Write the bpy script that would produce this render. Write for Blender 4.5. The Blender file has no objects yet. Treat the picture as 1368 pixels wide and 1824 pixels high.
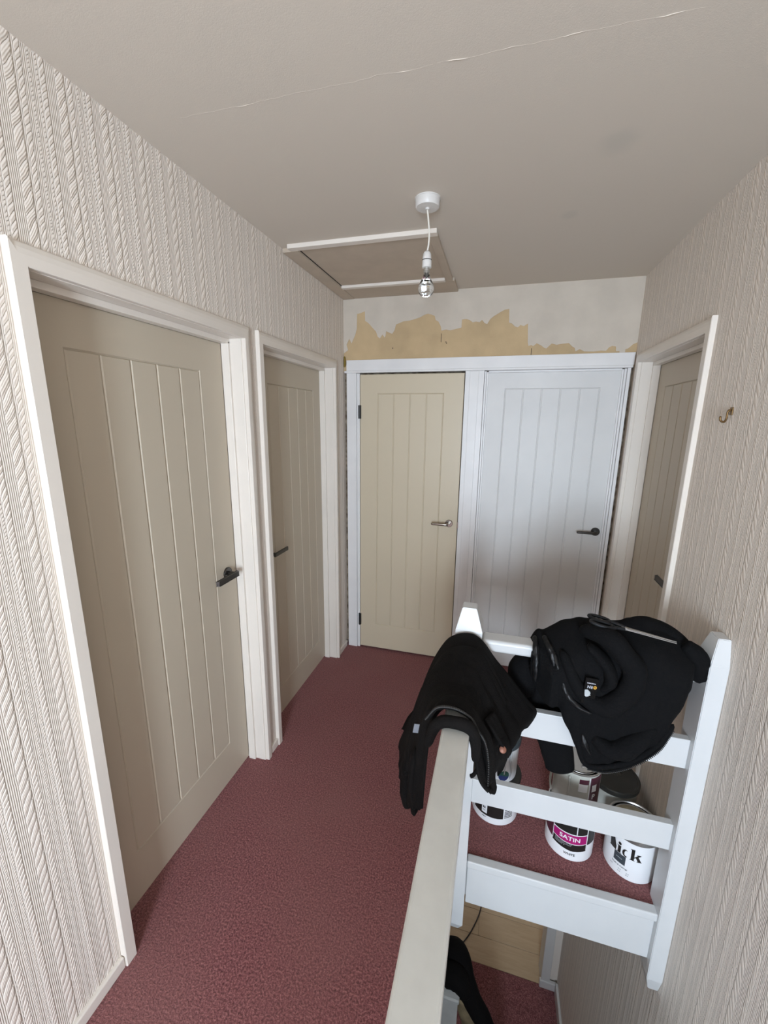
import bpy, bmesh, math, random
from mathutils import Vector, Matrix, noise
random.seed(7)
S = bpy.context.scene
COL = S.collection
# ------------------------------------------------------------------ camera
YAW, PITCH, ROLL, FPX, CZ = 0.26809, 0.21781, 0.01161, 734.85, 1.6868
_cy, _sy, _cp, _sp = math.cos(YAW), math.sin(YAW), math.cos(PITCH), math.sin(PITCH)
fw = Vector((-_sy*_cp, _cy*_cp, -_sp)); r0 = Vector((_cy, _sy, 0)); u0 = r0.cross(fw)
rr = r0*math.cos(ROLL) + u0*math.sin(ROLL); uu = -r0*math.sin(ROLL) + u0*math.cos(ROLL)
cam = bpy.data.cameras.new('camera'); cam.sensor_fit = 'VERTICAL'; cam.sensor_height = 36
cam.lens = FPX*36/1824; cam.clip_start = 0.02
co = bpy.data.objects.new('camera', cam); COL.objects.link(co)
co.matrix_world = Matrix(((rr.x, uu.x, -fw.x, 0), (rr.y, uu.y, -fw.y, 0), (rr.z, uu.z, -fw.z, CZ), (0, 0, 0, 1)))
S.camera = co
# ------------------------------------------------------------------ light
S.view_settings.view_transform = 'Standard'; S.view_settings.look = 'None'
S.view_settings.gamma = 1; S.view_settings.use_curve_mapping = False
S.view_settings.exposure = 1.17
w = bpy.data.worlds.new('sky'); S.world = w; w.use_nodes = True
bg = w.node_tree.nodes['Background']; bg.inputs[0].default_value = (0.72, 0.85, 1, 1); bg.inputs[1].default_value = 1.0
def area(name, loc, direction, sx, sy, power, color):
    l = bpy.data.lights.new(name, 'AREA'); l.shape = 'RECTANGLE'; l.size = sx; l.size_y = sy
    l.energy = power; l.color = color
    o = bpy.data.objects.new(name, l); COL.objects.link(o); o.location = loc
    o.rotation_euler = Vector(direction).to_track_quat('-Z', 'Y').to_euler()
    return o
area('assumed_window_daylight', (0.14, -2.18, 1.22), (0, 1, 0), 0.56, 1.24, 57, (0.72, 0.855, 1.0))  # assumed daylight source, unseen behind the camera
area('added_hall_room_fill', (0.0, 4.75, -1.1), (0, -1, -0.35), 1.2, 1.1, 3, (0.93, 0.97, 1.0))  # fill light added in the downstairs room; the wall behind has no opening
# the dusty clear bulb is switched off: no light of its own
try:
    S.cycles.use_denoising = True; S.cycles.adaptive_threshold = 0.02
    S.cycles.max_bounces = 8; S.cycles.diffuse_bounces = 6
except Exception:
    pass
# ------------------------------------------------------------------ measures (metres)
XL, XR, YB, H = -1.033, 0.696, 2.713, 2.4605
YREAR = -2.20; ZH = -2.5
SX0 = -0.102          # stairwell edge of the landing
# ------------------------------------------------------------------ helpers
def put(name, me, mat=None, parent=None, loc=(0, 0, 0), rot=None):
    o = bpy.data.objects.new(name, me); COL.objects.link(o); o.location = loc
    if rot: o.rotation_euler = rot
    if parent: o.parent = parent
    if mat and not me.materials: me.materials.append(mat)
    return o
def mesh(name, V, F, smooth=False):
    me = bpy.data.meshes.new(name); me.from_pydata([tuple(v) for v in V], [], F); me.update()
    if smooth: me.polygons.foreach_set('use_smooth', [True]*len(me.polygons))
    return me
def bm_mesh(name, bm, smooth=False):
    bmesh.ops.recalc_face_normals(bm, faces=bm.faces)
    me = bpy.data.meshes.new(name); bm.to_mesh(me); bm.free()
    if smooth: me.polygons.foreach_set('use_smooth', [True]*len(me.polygons))
    return me
def boxm(name, x0, x1, y0, y1, z0, z1, bev=0.0, seg=2):
    bm = bmesh.new(); bmesh.ops.create_cube(bm, size=1)
    for v in bm.verts:
        v.co = Vector(((x0+x1)/2 + v.co.x*(x1-x0), (y0+y1)/2 + v.co.y*(y1-y0), (z0+z1)/2 + v.co.z*(z1-z0)))
    if bev > 0:
        bmesh.ops.bevel(bm, geom=list(bm.edges), offset=bev, segments=seg, affect='EDGES', profile=0.5)
    return bm_mesh(name, bm)
def box(name, x0, x1, y0, y1, z0, z1, mat, parent=None, bev=0.0, seg=2):
    return put(name, boxm(name, x0, x1, y0, y1, z0, z1, bev, seg), mat, parent)
def empty(name, loc=(0, 0, 0), rotz=0):
    o = bpy.data.objects.new(name, None); COL.objects.link(o); o.location = loc; o.rotation_euler = (0, 0, rotz)
    o.empty_display_size = 0.05
    return o
def tag(o, label=None, cat=None, group=None, kind=None):
    if label: o['label'] = label
    if cat: o['category'] = cat
    if group: o['group'] = group
    if kind: o['kind'] = kind
    return o
def struct(o, label=None, cat=None): return tag(o, label, cat, None, 'structure')
def lathe(name, prof, n=40, smooth=True, cap=True):
    V, F = [], []
    for (r, z) in prof:
        for i in range(n):
            a = 2*math.pi*i/n; V.append((r*math.cos(a), r*math.sin(a), z))
    for k in range(len(prof)-1):
        for i in range(n):
            j = (i+1) % n; F.append((k*n+i, k*n+j, (k+1)*n+j, (k+1)*n+i))
    if cap:
        if prof[0][0] > 1e-5: F.append(tuple(range(n-1, -1, -1)))
        if prof[-1][0] > 1e-5: F.append(tuple(range((len(prof)-1)*n, len(prof)*n)))
    me = mesh(name, V, F, smooth)
    me.set_sharp_from_angle(angle=math.radians(40))
    return me
def catmull(pts, n):
    P = [Vector(p) for p in pts]; P = [P[0]*2-P[1]] + P + [P[-1]*2-P[-2]]
    out = []; m = len(P)-3
    for i in range(n+1):
        t = i/n*m; k = min(int(t), m-1); f = t-k
        a, b, c, d = P[k], P[k+1], P[k+2], P[k+3]
        out.append(0.5*((2*b) + (c-a)*f + (2*a-5*b+4*c-d)*f*f + (3*b-a-3*c+d)*f*f*f))
    return out
def tube(name, pts, rad, n=60, k=16, smooth=True, wob=0.0, flat=1.0, freq=18, seed=0, closed_ends=True):
    """round tube through pts; rad is a number or a list with one radius per point"""
    path = catmull(pts, n)
    R = [rad]*len(pts) if isinstance(rad, (int, float)) else rad
    Rs = [v.x for v in catmull([(r, 0, 0) for r in R], n)]
    V, F = [], []; up = Vector((0, 0, 1)); prev = None
    for i, p in enumerate(path):
        t = (path[min(i+1, n)] - path[max(i-1, 0)]).normalized()
        if prev is None:
            a = t.cross(up) if abs(t.dot(up)) < 0.95 else t.cross(Vector((1, 0, 0)))
        else:
            a = prev - t*prev.dot(t)
        a.normalize(); prev = a; b = t.cross(a)
        e = 1.0
        if closed_ends:
            q = min(i, n-i)/max(1, n*0.06)
            if q < 1: e = math.sqrt(max(0.0, 1-(1-q)**2))*0.97+0.03
        for j in range(k):
            th = 2*math.pi*j/k
            d = a*math.cos(th) + b*math.sin(th)*flat
            r = Rs[i]*e
            if wob: r *= 1 + wob*noise.noise((p+d*0.03)*freq + Vector((seed, seed*2, 0)))
            V.append(p + d*r)
    for i in range(n):
        for j in range(k):
            q = (j+1) % k; F.append((i*k+j, i*k+q, (i+1)*k+q, (i+1)*k+j))
    F.append(tuple(range(k-1, -1, -1))); F.append(tuple(range(n*k, n*k+k)))
    return mesh(name, V, F, smooth)
def ribbon_prism(name, outline, y0, y1):
    """polygon given in (x, z), extruded from y0 to y1"""
    bm = bmesh.new()
    vs = [bm.verts.new((x, y0, z)) for x, z in outline]
    f = bm.faces.new(vs)
    r = bmesh.ops.extrude_face_region(bm, geom=[f])
    for v in r['geom']:
        if isinstance(v, bmesh.types.BMVert): v.co.y = y1
    bmesh.ops.triangulate(bm, faces=[f for f in bm.faces if len(f.verts) > 4])
    return bm_mesh(name, bm)
def text_mesh(body, size, depth=0.0004, bold=0.0, sx=1.0):
    c = bpy.data.curves.new('lettering', 'FONT'); c.body = body; c.size = size; c.align_x = 'CENTER'; c.align_y = 'CENTER'
    c.extrude = depth; c.offset = bold; c.resolution_u = 4
    o = bpy.data.objects.new('lettering', c); COL.objects.link(o)
    dg = bpy.context.evaluated_depsgraph_get()
    me = bpy.data.meshes.new_from_object(o.evaluated_get(dg))
    bpy.data.objects.remove(o); bpy.data.curves.remove(c)
    for v in me.vertices: v.co.x *= sx
    return me
def wrap(me, r, ang, z, tilt=0.0):
    """bend a flat lettering mesh (x, y) round a can of radius r; ang: facing angle"""
    for v in me.vertices:
        x, y, d = v.co; a = ang + x/r
        rad = r + 0.0006 + d
        v.co = Vector((rad*math.cos(a), rad*math.sin(a), z+y))
    me.update(); return me
def band(name, r, z0, z1, a0, a1, n=28, top=None, bot=None, th=0.0005):
    """curved label patch; top/bot: optional functions of t giving extra height"""
    V, F = [], []
    for i in range(n+1):
        t = i/n; a = a0+(a1-a0)*t
        zt = z1 + (top(t) if top else 0); zb = z0 + (bot(t) if bot else 0)
        for (rad, z) in ((r, zb), (r+th, zb), (r+th, zt), (r, zt)):
            V.append((rad*math.cos(a), rad*math.sin(a), z))
    for i in range(n):
        for q in range(4):
            s = (q+1) % 4; F.append((i*4+q, i*4+s, i*4+4+s, i*4+4+q))
    F += [(3, 2, 1, 0), (n*4, n*4+1, n*4+2, n*4+3)]
    return mesh(name, V, F)
# ------------------------------------------------------------------ materials
def lin(r, g, b):
    f = lambda c: (c/255/12.92 if c/255 <= 0.04045 else ((c/255+0.055)/1.055)**2.4)
    return (f(r), f(g), f(b), 1)
class NT:
    def __init__(s, m): s.t = m.node_tree; s.n = s.t.nodes
    def new(s, ty): return s.n.new(ty)
    def link(s, a, b): s.t.links.new(a, b)
    def m(s, op, a, b=None, c=None):
        n = s.new('ShaderNodeMath'); n.operation = op
        for i, v in enumerate((a, b, c)):
            if v is None: continue
            if isinstance(v, (int, float)): n.inputs[i].default_value = v
            else: s.link(v, n.inputs[i])
        return n.outputs[0]
def mat(name, col, rough=0.5, metal=0.0, spec=0.5, noise_amt=0.0, noise_scale=8, bump=0.0, bump_scale=60, col2=None, sheen=0.0, coat=0.0):
    m = bpy.data.materials.new(name); m.use_nodes = True
    b = m.node_tree.nodes['Principled BSDF']
    b.inputs['Base Color'].default_value = col; b.inputs['Roughness'].default_value = rough
    b.inputs['Metallic'].default_value = metal; b.inputs['Specular IOR Level'].default_value = spec
    if sheen: b.inputs['Sheen Weight'].default_value = sheen
    if coat: b.inputs['Coat Weight'].default_value = coat
    n = NT(m); tc = n.new('ShaderNodeTexCoord')
    if noise_amt or col2:
        nz = n.new('ShaderNodeTexNoise'); nz.inputs['Scale'].default_value = noise_scale; nz.inputs['Detail'].default_value = 5
        n.link(tc.outputs['Object'], nz.inputs['Vector'])
        mx = n.new('ShaderNodeMix'); mx.data_type = 'RGBA'
        c2 = col2 if col2 else tuple(c*(1-noise_amt) for c in col[:3])+(1,)
        mx.inputs['A'].default_value = col; mx.inputs['B'].default_value = c2
        mr = n.new('ShaderNodeMapRange'); mr.inputs[1].default_value = 0.35; mr.inputs[2].default_value = 0.65
        n.link(nz.outputs['Fac'], mr.inputs[0]); n.link(mr.outputs[0], mx.inputs['Factor'])
        n.link(mx.outputs['Result'], b.inputs['Base Color'])
    if bump:
        nb = n.new('ShaderNodeTexNoise'); nb.inputs['Scale'].default_value = bump_scale; nb.inputs['Detail'].default_value = 4
        n.link(tc.outputs['Object'], nb.inputs['Vector'])
        bp = n.new('ShaderNodeBump'); bp.inputs['Strength'].default_value = 1; bp.inputs['Distance'].default_value = bump
        n.link(nb.outputs['Fac'], bp.inputs['Height']); n.link(bp.outputs[0], b.inputs['Normal'])
    return m
def wallpaper_mat(name, col, col2):
    m = bpy.data.materials.new(name); m.use_nodes = True
    b = m.node_tree.nodes['Principled BSDF']; b.inputs['Roughness'].default_value = 0.62
    b.inputs['Specular IOR Level'].default_value = 0.25
    n = NT(m); tc = n.new('ShaderNodeTexCoord'); sp = n.new('ShaderNodeSeparateXYZ')
    n.link(tc.outputs['Object'], sp.inputs[0])
    wob = n.new('ShaderNodeTexNoise'); wob.inputs['Scale'].default_value = 30; wob.inputs['Detail'].default_value = 2
    n.link(tc.outputs['Object'], wob.inputs['Vector'])
    wv = n.m('MULTIPLY', n.m('SUBTRACT', wob.outputs['Fac'], 0.5), 0.0022)
    wob2 = n.new('ShaderNodeTexNoise'); wob2.inputs['Scale'].default_value = 13; wob2.inputs['Detail'].default_value = 2
    n.link(tc.outputs['Object'], wob2.inputs['Vector'])
    P = 0.112
    y = n.m('ADD', sp.outputs['Y'], wv)
    u = n.m('FLOORED_MODULO', n.m('ADD', y, 10*P-0.550), P)
    # every repeat slides its lobes along, so neighbouring cables do not line up
    cell = n.m('FLOOR', n.m('DIVIDE', n.m('ADD', y, 10*P-0.550), P))
    z = n.m('ADD', n.m('ADD', sp.outputs['Z'], n.m('MULTIPLY', cell, 0.0137)), n.m('MULTIPLY', n.m('SUBTRACT', wob2.outputs['Fac'], 0.5), 0.03))
    H_ = None; LINE = None
    def addh(h):
        nonlocal H_
        H_ = h if H_ is None else n.m('ADD', H_, h)
    def cable(c, hw, L, slope, amp, stripes):
        t = n.m('DIVIDE', n.m('SUBTRACT', u, c), hw)
        at_ = n.m('ABSOLUTE', t)
        ph = n.m('SUBTRACT', n.m('DIVIDE', z, L), n.m('MULTIPLY', t, slope))
        s = n.m('POWER', n.m('ABSOLUTE', n.m('SINE', n.m('MULTIPLY', ph, math.pi))), 0.5)
        sc = n.m('ABSOLUTE', n.m('SINE', n.m('MULTIPLY', n.m('DIVIDE', z, L), math.pi)))
        edge = n.m('ADD', 0.72, n.m('MULTIPLY', s, 0.3))
        q = n.m('DIVIDE', at_, edge)
        dome = n.m('SQRT', n.m('MAXIMUM', n.m('SUBTRACT', 1, n.m('POWER', q, 7)), 0))
        inside = n.m('GREATER_THAN', dome, 0.0005)
        f = n.m('MULTIPLY', n.m('SINE', n.m('MULTIPLY', ph, 2*math.pi*stripes)), 0.09)
        h = n.m('MULTIPLY', dome, n.m('ADD', n.m('ADD', 0.25, n.m('MULTIPLY', s, 0.9)), f))
        addh(n.m('MULTIPLY', h, amp))
        return inside
    i1 = cable(0.011, 0.0120, 0.031, 0.62, 1.25, 4)
    i2 = cable(0.0345, 0.0072, 0.0175, 0.6, 0.95, 2)
    i3 = cable(0.0835, 0.0070, 0.0165, 0.6, 0.95, 2)
    i4 = cable(0.0555, 0.0030, 0.0085, 0.3, 0.75, 1)
    i5 = cable(0.0720, 0.0030, 0.0090, 0.3, 0.75, 1)
    anyc = n.m('MAXIMUM', n.m('MAXIMUM', n.m('MAXIMUM', i1, i2), n.m('MAXIMUM', i3, i4)), i5)
    rib = n.m('MULTIPLY', n.m('ADD', n.m('SINE', n.m('MULTIPLY', u, 2*math.pi/0.0042)), 1), 0.17)
    addh(n.m('MULTIPLY', rib, n.m('SUBTRACT', 1, anyc)))
    bp = n.new('ShaderNodeBump'); bp.inputs['Strength'].default_value = 1.0; bp.inputs['Distance'].default_value = 0.0021
    n.link(H_, bp.inputs['Height']); n.link(bp.outputs[0], b.inputs['Normal'])
    nz = n.new('ShaderNodeTexNoise'); nz.inputs['Scale'].default_value = 1.7; nz.inputs['Detail'].default_value = 3
    n.link(tc.outputs['Object'], nz.inputs['Vector'])
    mx = n.new('ShaderNodeMix'); mx.data_type = 'RGBA'; mx.inputs['A'].default_value = col; mx.inputs['B'].default_value = col2
    n.link(nz.outputs['Fac'], mx.inputs['Factor'])
    # relief shade put into the colour: emboss hollows darkened, crests left pale
    mx2 = n.new('ShaderNodeMix'); mx2.data_type = 'RGBA'; mx2.blend_type = 'MULTIPLY'
    mr = n.new('ShaderNodeMapRange'); mr.inputs[1].default_value = 0.0; mr.inputs[2].default_value = 0.7
    mr.inputs[3].default_value = 0.86; mr.inputs[4].default_value = 1.0
    n.link(H_, mr.inputs[0])
    cb = n.new('ShaderNodeCombineColor')
    for k in range(3): n.link(mr.outputs[0], cb.inputs[k])
    mx2.inputs['Factor'].default_value = 1
    n.link(mx.outputs['Result'], mx2.inputs['A']); n.link(cb.outputs[0], mx2.inputs['B'])
    n.link(mx2.outputs['Result'], b.inputs['Base Color'])
    return m
def carpet_mat(name):
    m = bpy.data.materials.new(name); m.use_nodes = True
    b = m.node_tree.nodes['Principled BSDF']; b.inputs['Roughness'].default_value = 1.0
    b.inputs['Specular IOR Level'].default_value = 0.05; b.inputs['Sheen Weight'].default_value = 0.35
    b.inputs['Sheen Tint'].default_value = (0.9, 0.6, 0.6, 1); b.inputs['Sheen Roughness'].default_value = 0.6
    n = NT(m); tc = n.new('ShaderNodeTexCoord')
    a = n.new('ShaderNodeTexNoise'); a.inputs['Scale'].default_value = 165; a.inputs['Detail'].default_value = 3; a.inputs['Roughness'].default_value = 0.65
    c = n.new('ShaderNodeTexNoise'); c.inputs['Scale'].default_value = 2.6; c.inputs['Detail'].default_value = 4
    for q in (a, c): n.link(tc.outputs['Object'], q.inputs['Vector'])
    r = n.new('ShaderNodeValToRGB')
    e = r.color_ramp.elements; e[0].position = 0.33; e[0].color = (0.07, 0.014, 0.018, 1); e[1].position = 0.68; e[1].color = (0.40, 0.165, 0.16, 1)
    k = e.new(0.5); k.color = (0.205, 0.068, 0.070, 1)
    n.link(a.outputs['Fac'], r.inputs[0])
    mx = n.new('ShaderNodeMix'); mx.data_type = 'RGBA'; mx.blend_type = 'MIX'
    mr = n.new('ShaderNodeMapRange'); mr.inputs[1].default_value = 0.4; mr.inputs[2].default_value = 0.68; mr.inputs[3].default_value = 0; mr.inputs[4].default_value = 0.38
    n.link(c.outputs['Fac'], mr.inputs[0]); n.link(mr.outputs[0], mx.inputs['Factor'])
    n.link(r.outputs[0], mx.inputs['A']); mx.inputs['B'].default_value = (0.25, 0.115, 0.105, 1)
    n.link(mx.outputs['Result'], b.inputs['Base Color'])
    bp = n.new('ShaderNodeBump'); bp.inputs['Strength'].default_value = 1; bp.inputs['Distance'].default_value = 0.006
    n.link(a.outputs['Fac'], bp.inputs['Height']); n.link(bp.outputs[0], b.inputs['Normal'])
    return m
def ceiling_mat(name):
    m = mat(name, (0.605, 0.545, 0.47, 1), 0.85, spec=0.2, bump=0.00025, bump_scale=420)
    b = m.node_tree.nodes['Principled BSDF']; n = NT(m); tc = n.new('ShaderNodeTexCoord')
    prev = None
    nz = n.new('ShaderNodeTexNoise'); nz.inputs['Scale'].default_value = 9
    n.link(tc.outputs['Object'], nz.inputs['Vector'])
    for (x, y_, rad, amt) in ((0.263, 1.489, 0.075, 0.11), (0.198, 1.898, 0.045, 0.09)):   # two old damp marks
        d = n.new('ShaderNodeVectorMath'); d.operation = 'DISTANCE'; n.link(tc.outputs['Object'], d.inputs[0]); d.inputs[1].default_value = (x, y_, H)
        q = n.new('ShaderNodeMapRange'); q.interpolation_type = 'SMOOTHSTEP'
        q.inputs[1].default_value = rad*0.2; q.inputs[2].default_value = rad; q.inputs[3].default_value = 1-amt; q.inputs[4].default_value = 1
        n.link(n.m('ADD', d.outputs['Value'], n.m('MULTIPLY', n.m('SUBTRACT', nz.outputs['Fac'], 0.5), 0.05)), q.inputs[0])
        prev = q.outputs[0] if prev is None else n.m('MULTIPLY', prev, q.outputs[0])
    v = n.new('ShaderNodeMix'); v.data_type = 'RGBA'
    n.link(prev, v.inputs['Factor']); v.inputs['A'].default_value = (0.40, 0.40, 0.36, 1); v.inputs['B'].default_value = (0.605, 0.545, 0.47, 1)
    q2 = n.new('ShaderNodeMapRange'); q2.inputs[1].default_value = 0.6; q2.inputs[2].default_value = 1.0
    n.link(prev, q2.inputs[0]); n.link(q2.outputs[0], v.inputs['Factor'])
    n.link(v.outputs['Result'], b.inputs['Base Color'])
    return m
def wood_mat(name, c1, c2):
    m = bpy.data.materials.new(name); m.use_nodes = True
    b = m.node_tree.nodes['Principled BSDF']; b.inputs['Roughness'].default_value = 0.45
    n = NT(m); tc = n.new('ShaderNodeTexCoord'); mp = n.new('ShaderNodeMapping'); mp.inputs['Scale'].default_value = (3, 26, 3)
    n.link(tc.outputs['Object'], mp.inputs[0])
    nz = n.new('ShaderNodeTexNoise'); nz.inputs['Scale'].default_value = 1.6; nz.inputs['Detail'].default_value = 6; nz.inputs['Distortion'].default_value = 1.2
    n.link(mp.outputs[0], nz.inputs['Vector'])
    mx = n.new('ShaderNodeMix'); mx.data_type = 'RGBA'; mx.inputs['A'].default_value = c1; mx.inputs['B'].default_value = c2
    n.link(nz.outputs['Fac'], mx.inputs['Factor']); n.link(mx.outputs['Result'], b.inputs['Base Color'])
    return m
M = dict(
    paper=wallpaper_mat('embossed_wallpaper', (0.775, 0.695, 0.615, 1), (0.82, 0.745, 0.67, 1)),
    ceil=ceiling_mat('old_ceiling_paint'),
    carpet=carpet_mat('dusty_red_carpet'),
    trim=mat('warm_white_gloss', (0.77, 0.71, 0.64, 1), 0.32, noise_amt=0.05, noise_scale=3),
    white=mat('fresh_white_satin', (0.77, 0.76, 0.755, 1), 0.38, noise_amt=0.06, noise_scale=5, bump=0.0003, bump_scale=30),
    newel=mat('white_eggshell', (0.615, 0.625, 0.63, 1), 0.35, noise_amt=0.04, noise_scale=6),
    rail=mat('aged_cream_gloss', (0.60, 0.60, 0.57, 1), 0.3, noise_amt=0.10, noise_scale=14, bump=0.0005, bump_scale=25),
    beige=mat('beige_door_paint', (0.585, 0.505, 0.375, 1), 0.42, spec=0.4),
    beige2=mat('stone_door_paint', (0.515, 0.448, 0.352, 1), 0.42, spec=0.4),
    white_door=mat('white_door_primer', (0.69, 0.685, 0.675, 1), 0.45, noise_amt=0.10, noise_scale=2.2),
    plaster=mat('bare_plaster', (0.55, 0.405, 0.235, 1), 0.9, noise_amt=0.16, noise_scale=6, bump=0.0008, bump_scale=90),
    torn=mat('torn_lining_paper', (0.60, 0.535, 0.455, 1), 0.85, noise_amt=0.10, noise_scale=7, bump=0.0006, bump_scale=70),
    rough=mat('raw_plaster_edge', (0.07, 0.045, 0.025, 1), 0.95, col2=(0.30, 0.25, 0.19, 1), noise_scale=30, bump=0.004, bump_scale=60),
    gun=mat('gunmetal', (0.10, 0.095, 0.09, 1), 0.28, metal=0.9),
    nickel=mat('satin_nickel', (0.33, 0.30, 0.27, 1), 0.22, metal=1.0),
    black=mat('black_iron', (0.012, 0.012, 0.013, 1), 0.45),
    brass=mat('old_brass', (0.20, 0.12, 0.05, 1), 0.4, metal=0.8),
    plastic=mat('white_plastic', (0.64, 0.62, 0.595, 1), 0.35),
    cord=mat('white_flex', (0.72, 0.69, 0.62, 1), 0.5),
    hatch=mat('hatch_board', (0.52, 0.435, 0.345, 1), 0.8, noise_amt=0.08, noise_scale=10),
    cloth=mat('black_work_cloth', (0.0058, 0.0050, 0.0048, 1), 0.9, spec=0.12, bump=0.0012, bump_scale=240),
    fleece=mat('black_fleece', (0.0050, 0.0050, 0.0055, 1), 0.92, spec=0.10, bump=0.0016, bump_scale=180),
    satin=mat('black_satin_lining', (0.005, 0.005, 0.0055, 1), 0.42, spec=0.34, bump=0.004, bump_scale=28),
    zip=mat('zip_teeth', (0.045, 0.045, 0.045, 1), 0.6),
    copper=mat('copper_rivet', (0.24, 0.10, 0.065, 1), 0.5, metal=0.3),
    grey=mat('grey_tag', (0.22, 0.23, 0.26, 1), 0.7),
    tagwhite=mat('white_print', (0.42, 0.43, 0.48, 1), 0.7),
    taggrey=mat('pale_tag_print', (0.40, 0.43, 0.45, 1), 0.6),
    orange=mat('orange_print', (0.62, 0.33, 0.04, 1), 0.6),
    tin=mat('can_white', (0.78, 0.79, 0.81, 1), 0.3),
    tincream=mat('can_pale_grey', (0.50, 0.50, 0.45, 1), 0.35, noise_amt=0.2, noise_scale=12),
    metal=mat('tinplate', (0.55, 0.54, 0.52, 1), 0.3, metal=0.9),
    gold=mat('lacquered_lid', (0.46, 0.39, 0.26, 1), 0.35, metal=0.5, noise_amt=0.4, noise_scale=25),
    paint=mat('dried_paint', (0.10, 0.075, 0.05, 1), 0.6, col2=(0.30, 0.26, 0.2, 1), noise_scale=16),
    magenta=mat('magenta_print', (0.36, 0.008, 0.14, 1), 0.35),
    maroon=mat('maroon_print', (0.075, 0.015, 0.03, 1), 0.4),
    ink=mat('black_print', (0.012, 0.011, 0.010, 1), 0.4),
    slate=mat('slate_print', (0.045, 0.058, 0.07, 1), 0.4),
    lid=mat('dark_tub_lid', (0.028, 0.028, 0.025, 1), 0.40, noise_amt=0.3, noise_scale=20),
    bluegrey=mat('grey_tub_lid', (0.045, 0.058, 0.066, 1), 0.35),
    smear=mat('paint_smear', (0.58, 0.60, 0.62, 1), 0.35, bump=0.001, bump_scale=60),
    green=mat('green_print', (0.02, 0.10, 0.07, 1), 0.5), blue=mat('blue_print', (0.02, 0.035, 0.15, 1), 0.5),
    lam=wood_mat('oak_laminate', (0.42, 0.295, 0.175, 1), (0.58, 0.43, 0.275, 1)),
    tan=mat('tan_lining', (0.30, 0.23, 0.13, 1), 0.8, noise_amt=0.4, noise_scale=14),
    steel=mat('scissor_steel', (0.42, 0.41, 0.39, 1), 0.32, metal=0.9),
    scis=mat('scissor_grip', (0.009, 0.010, 0.012, 1), 0.55, spec=0.3),
    skirt=mat('grey_white_gloss', (0.62, 0.60, 0.575, 1), 0.35),
    foam=mat('old_foam', (0.22, 0.15, 0.03, 1), 0.9),
    dark=mat('dark_gap', (0.02, 0.016, 0.013, 1), 0.9),
)
gl = bpy.data.materials.new('clear_glass'); gl.use_nodes = True
_b = gl.node_tree.nodes['Principled BSDF']; _b.inputs['Transmission Weight'].default_value = 1; _b.inputs['Roughness'].default_value = 0.0
_b.inputs['IOR'].default_value = 1.45; _b.inputs['Base Color'].default_value = (1, 1, 1, 1)
# ------------------------------------------------------------------ SHELL
# doors: opening [y0, y1] in the wall, lining inner edge
D1 = (0.752, 1.551); D2 = (1.694, 2.512); D3 = (1.822, 2.578); ZD = 2.003
def side_wall(name, x, out, y0, y1, z0, z1, doors):
    """wall sheet with thickness, cut for the doors; x: room face, out: direction away from the room"""
    t = 0.10*out
    V, F = [], []
    segs = []; y = y0
    for a, b in doors:
        a -= 0.0275; b += 0.0275
        segs.append((y, a, z0, z1)); segs.append((a, b, ZD+0.0275, z1))
        if z0 < -0.3: segs.append((a, b, z0, -0.02))
        y = b
    segs.append((y, y1, z0, z1))
    for a, b, c, d in segs:
        i = len(V)
        V += [(x, a, c), (x, b, c), (x, b, d), (x, a, d), (x+t, a, c), (x+t, b, c), (x+t, b, d), (x+t, a, d)]
        F += [(i, i+1, i+2, i+3), (i+7, i+6, i+5, i+4), (i, i+4, i+5, i+1), (i+2, i+6, i+7, i+3), (i+1, i+5, i+6, i+2), (i+3, i+7, i+4, i)]
    bm = bmesh.new(); me = mesh(name, V, F); bm.from_mesh(me); bmesh.ops.recalc_face_normals(bm, faces=bm.faces); bm.to_mesh(me); bm.free()
    return put(name, me, M['paper'])
struct(side_wall('wall_left', XL, -1, YREAR, YB+0.10, 0.0, H, (D1, D2)), 'cream embossed wallpaper wall with two beige doors')
struct(side_wall('wall_right', XR, 1, YREAR, YB+0.10, ZH, H, (D3,)), 'cream embossed wallpaper wall running down beside the stairwell')
ceil = struct(box('ceiling', XL-0.1, XR+0.1, YREAR-0.1, YB+0.1, H, H+0.1, M['ceil']), 'flat off-white ceiling with a long cracked joint')
# peeling joint across the ceiling
for k, (x0, x1) in enumerate(((-0.87, -0.20), (-0.19, 0.32))):
    V, F = [], []; n = 90
    for i in range(n+1):
        x = x0+(x1-x0)*i/n; t = i/n
        yy = 1.096 + 0.005*noise.noise(Vector((x*14, 3, 0))) + 0.003*noise.noise(Vector((x*50, 1, 0)))
        wd = (0.0007 + 0.0034*max(0, noise.noise(Vector((x*16, 9, 4)))-0.05))*(min(1, 6*t+0.2))*(min(1, 6*(1-t)+0.1))
        hh = 0.0002 + 0.0032*max(0, noise.noise(Vector((x*17, 5, 2)))-0.08)
        V += [(x, yy-wd, H+0.0005), (x, yy-wd*0.4, H-hh), (x, yy+wd*1.4, H-hh*0.3), (x, yy+wd*1.6, H+0.0005)]
    for i in range(n):
        for q in range(3): F.append((i*4+q, i*4+q+1, i*4+5+q, i*4+4+q))
    put('crack_ridge', mesh('crack_ridge', V, F), M['ceil'], ceil)
# landing floor (carpet), with the stairwell left open
fl = bmesh.new()
for (x0, x1, y0, y1) in ((XL-0.10, SX0, YREAR, YB+0.1), (SX0, XR+0.12, 1.356, YB+0.1), (SX0, XR, YREAR, -0.95)):
    bmesh.ops.create_cube(fl, size=1, matrix=Matrix.Translation(((x0+x1)/2, (y0+y1)/2, -0.006)) @ Matrix.Diagonal((x1-x0, y1-y0, 0.012, 1)))
floor = struct(put('floor', bm_mesh('floor', fl), M['carpet']), 'worn dusty red carpet on the upstairs landing')
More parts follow.
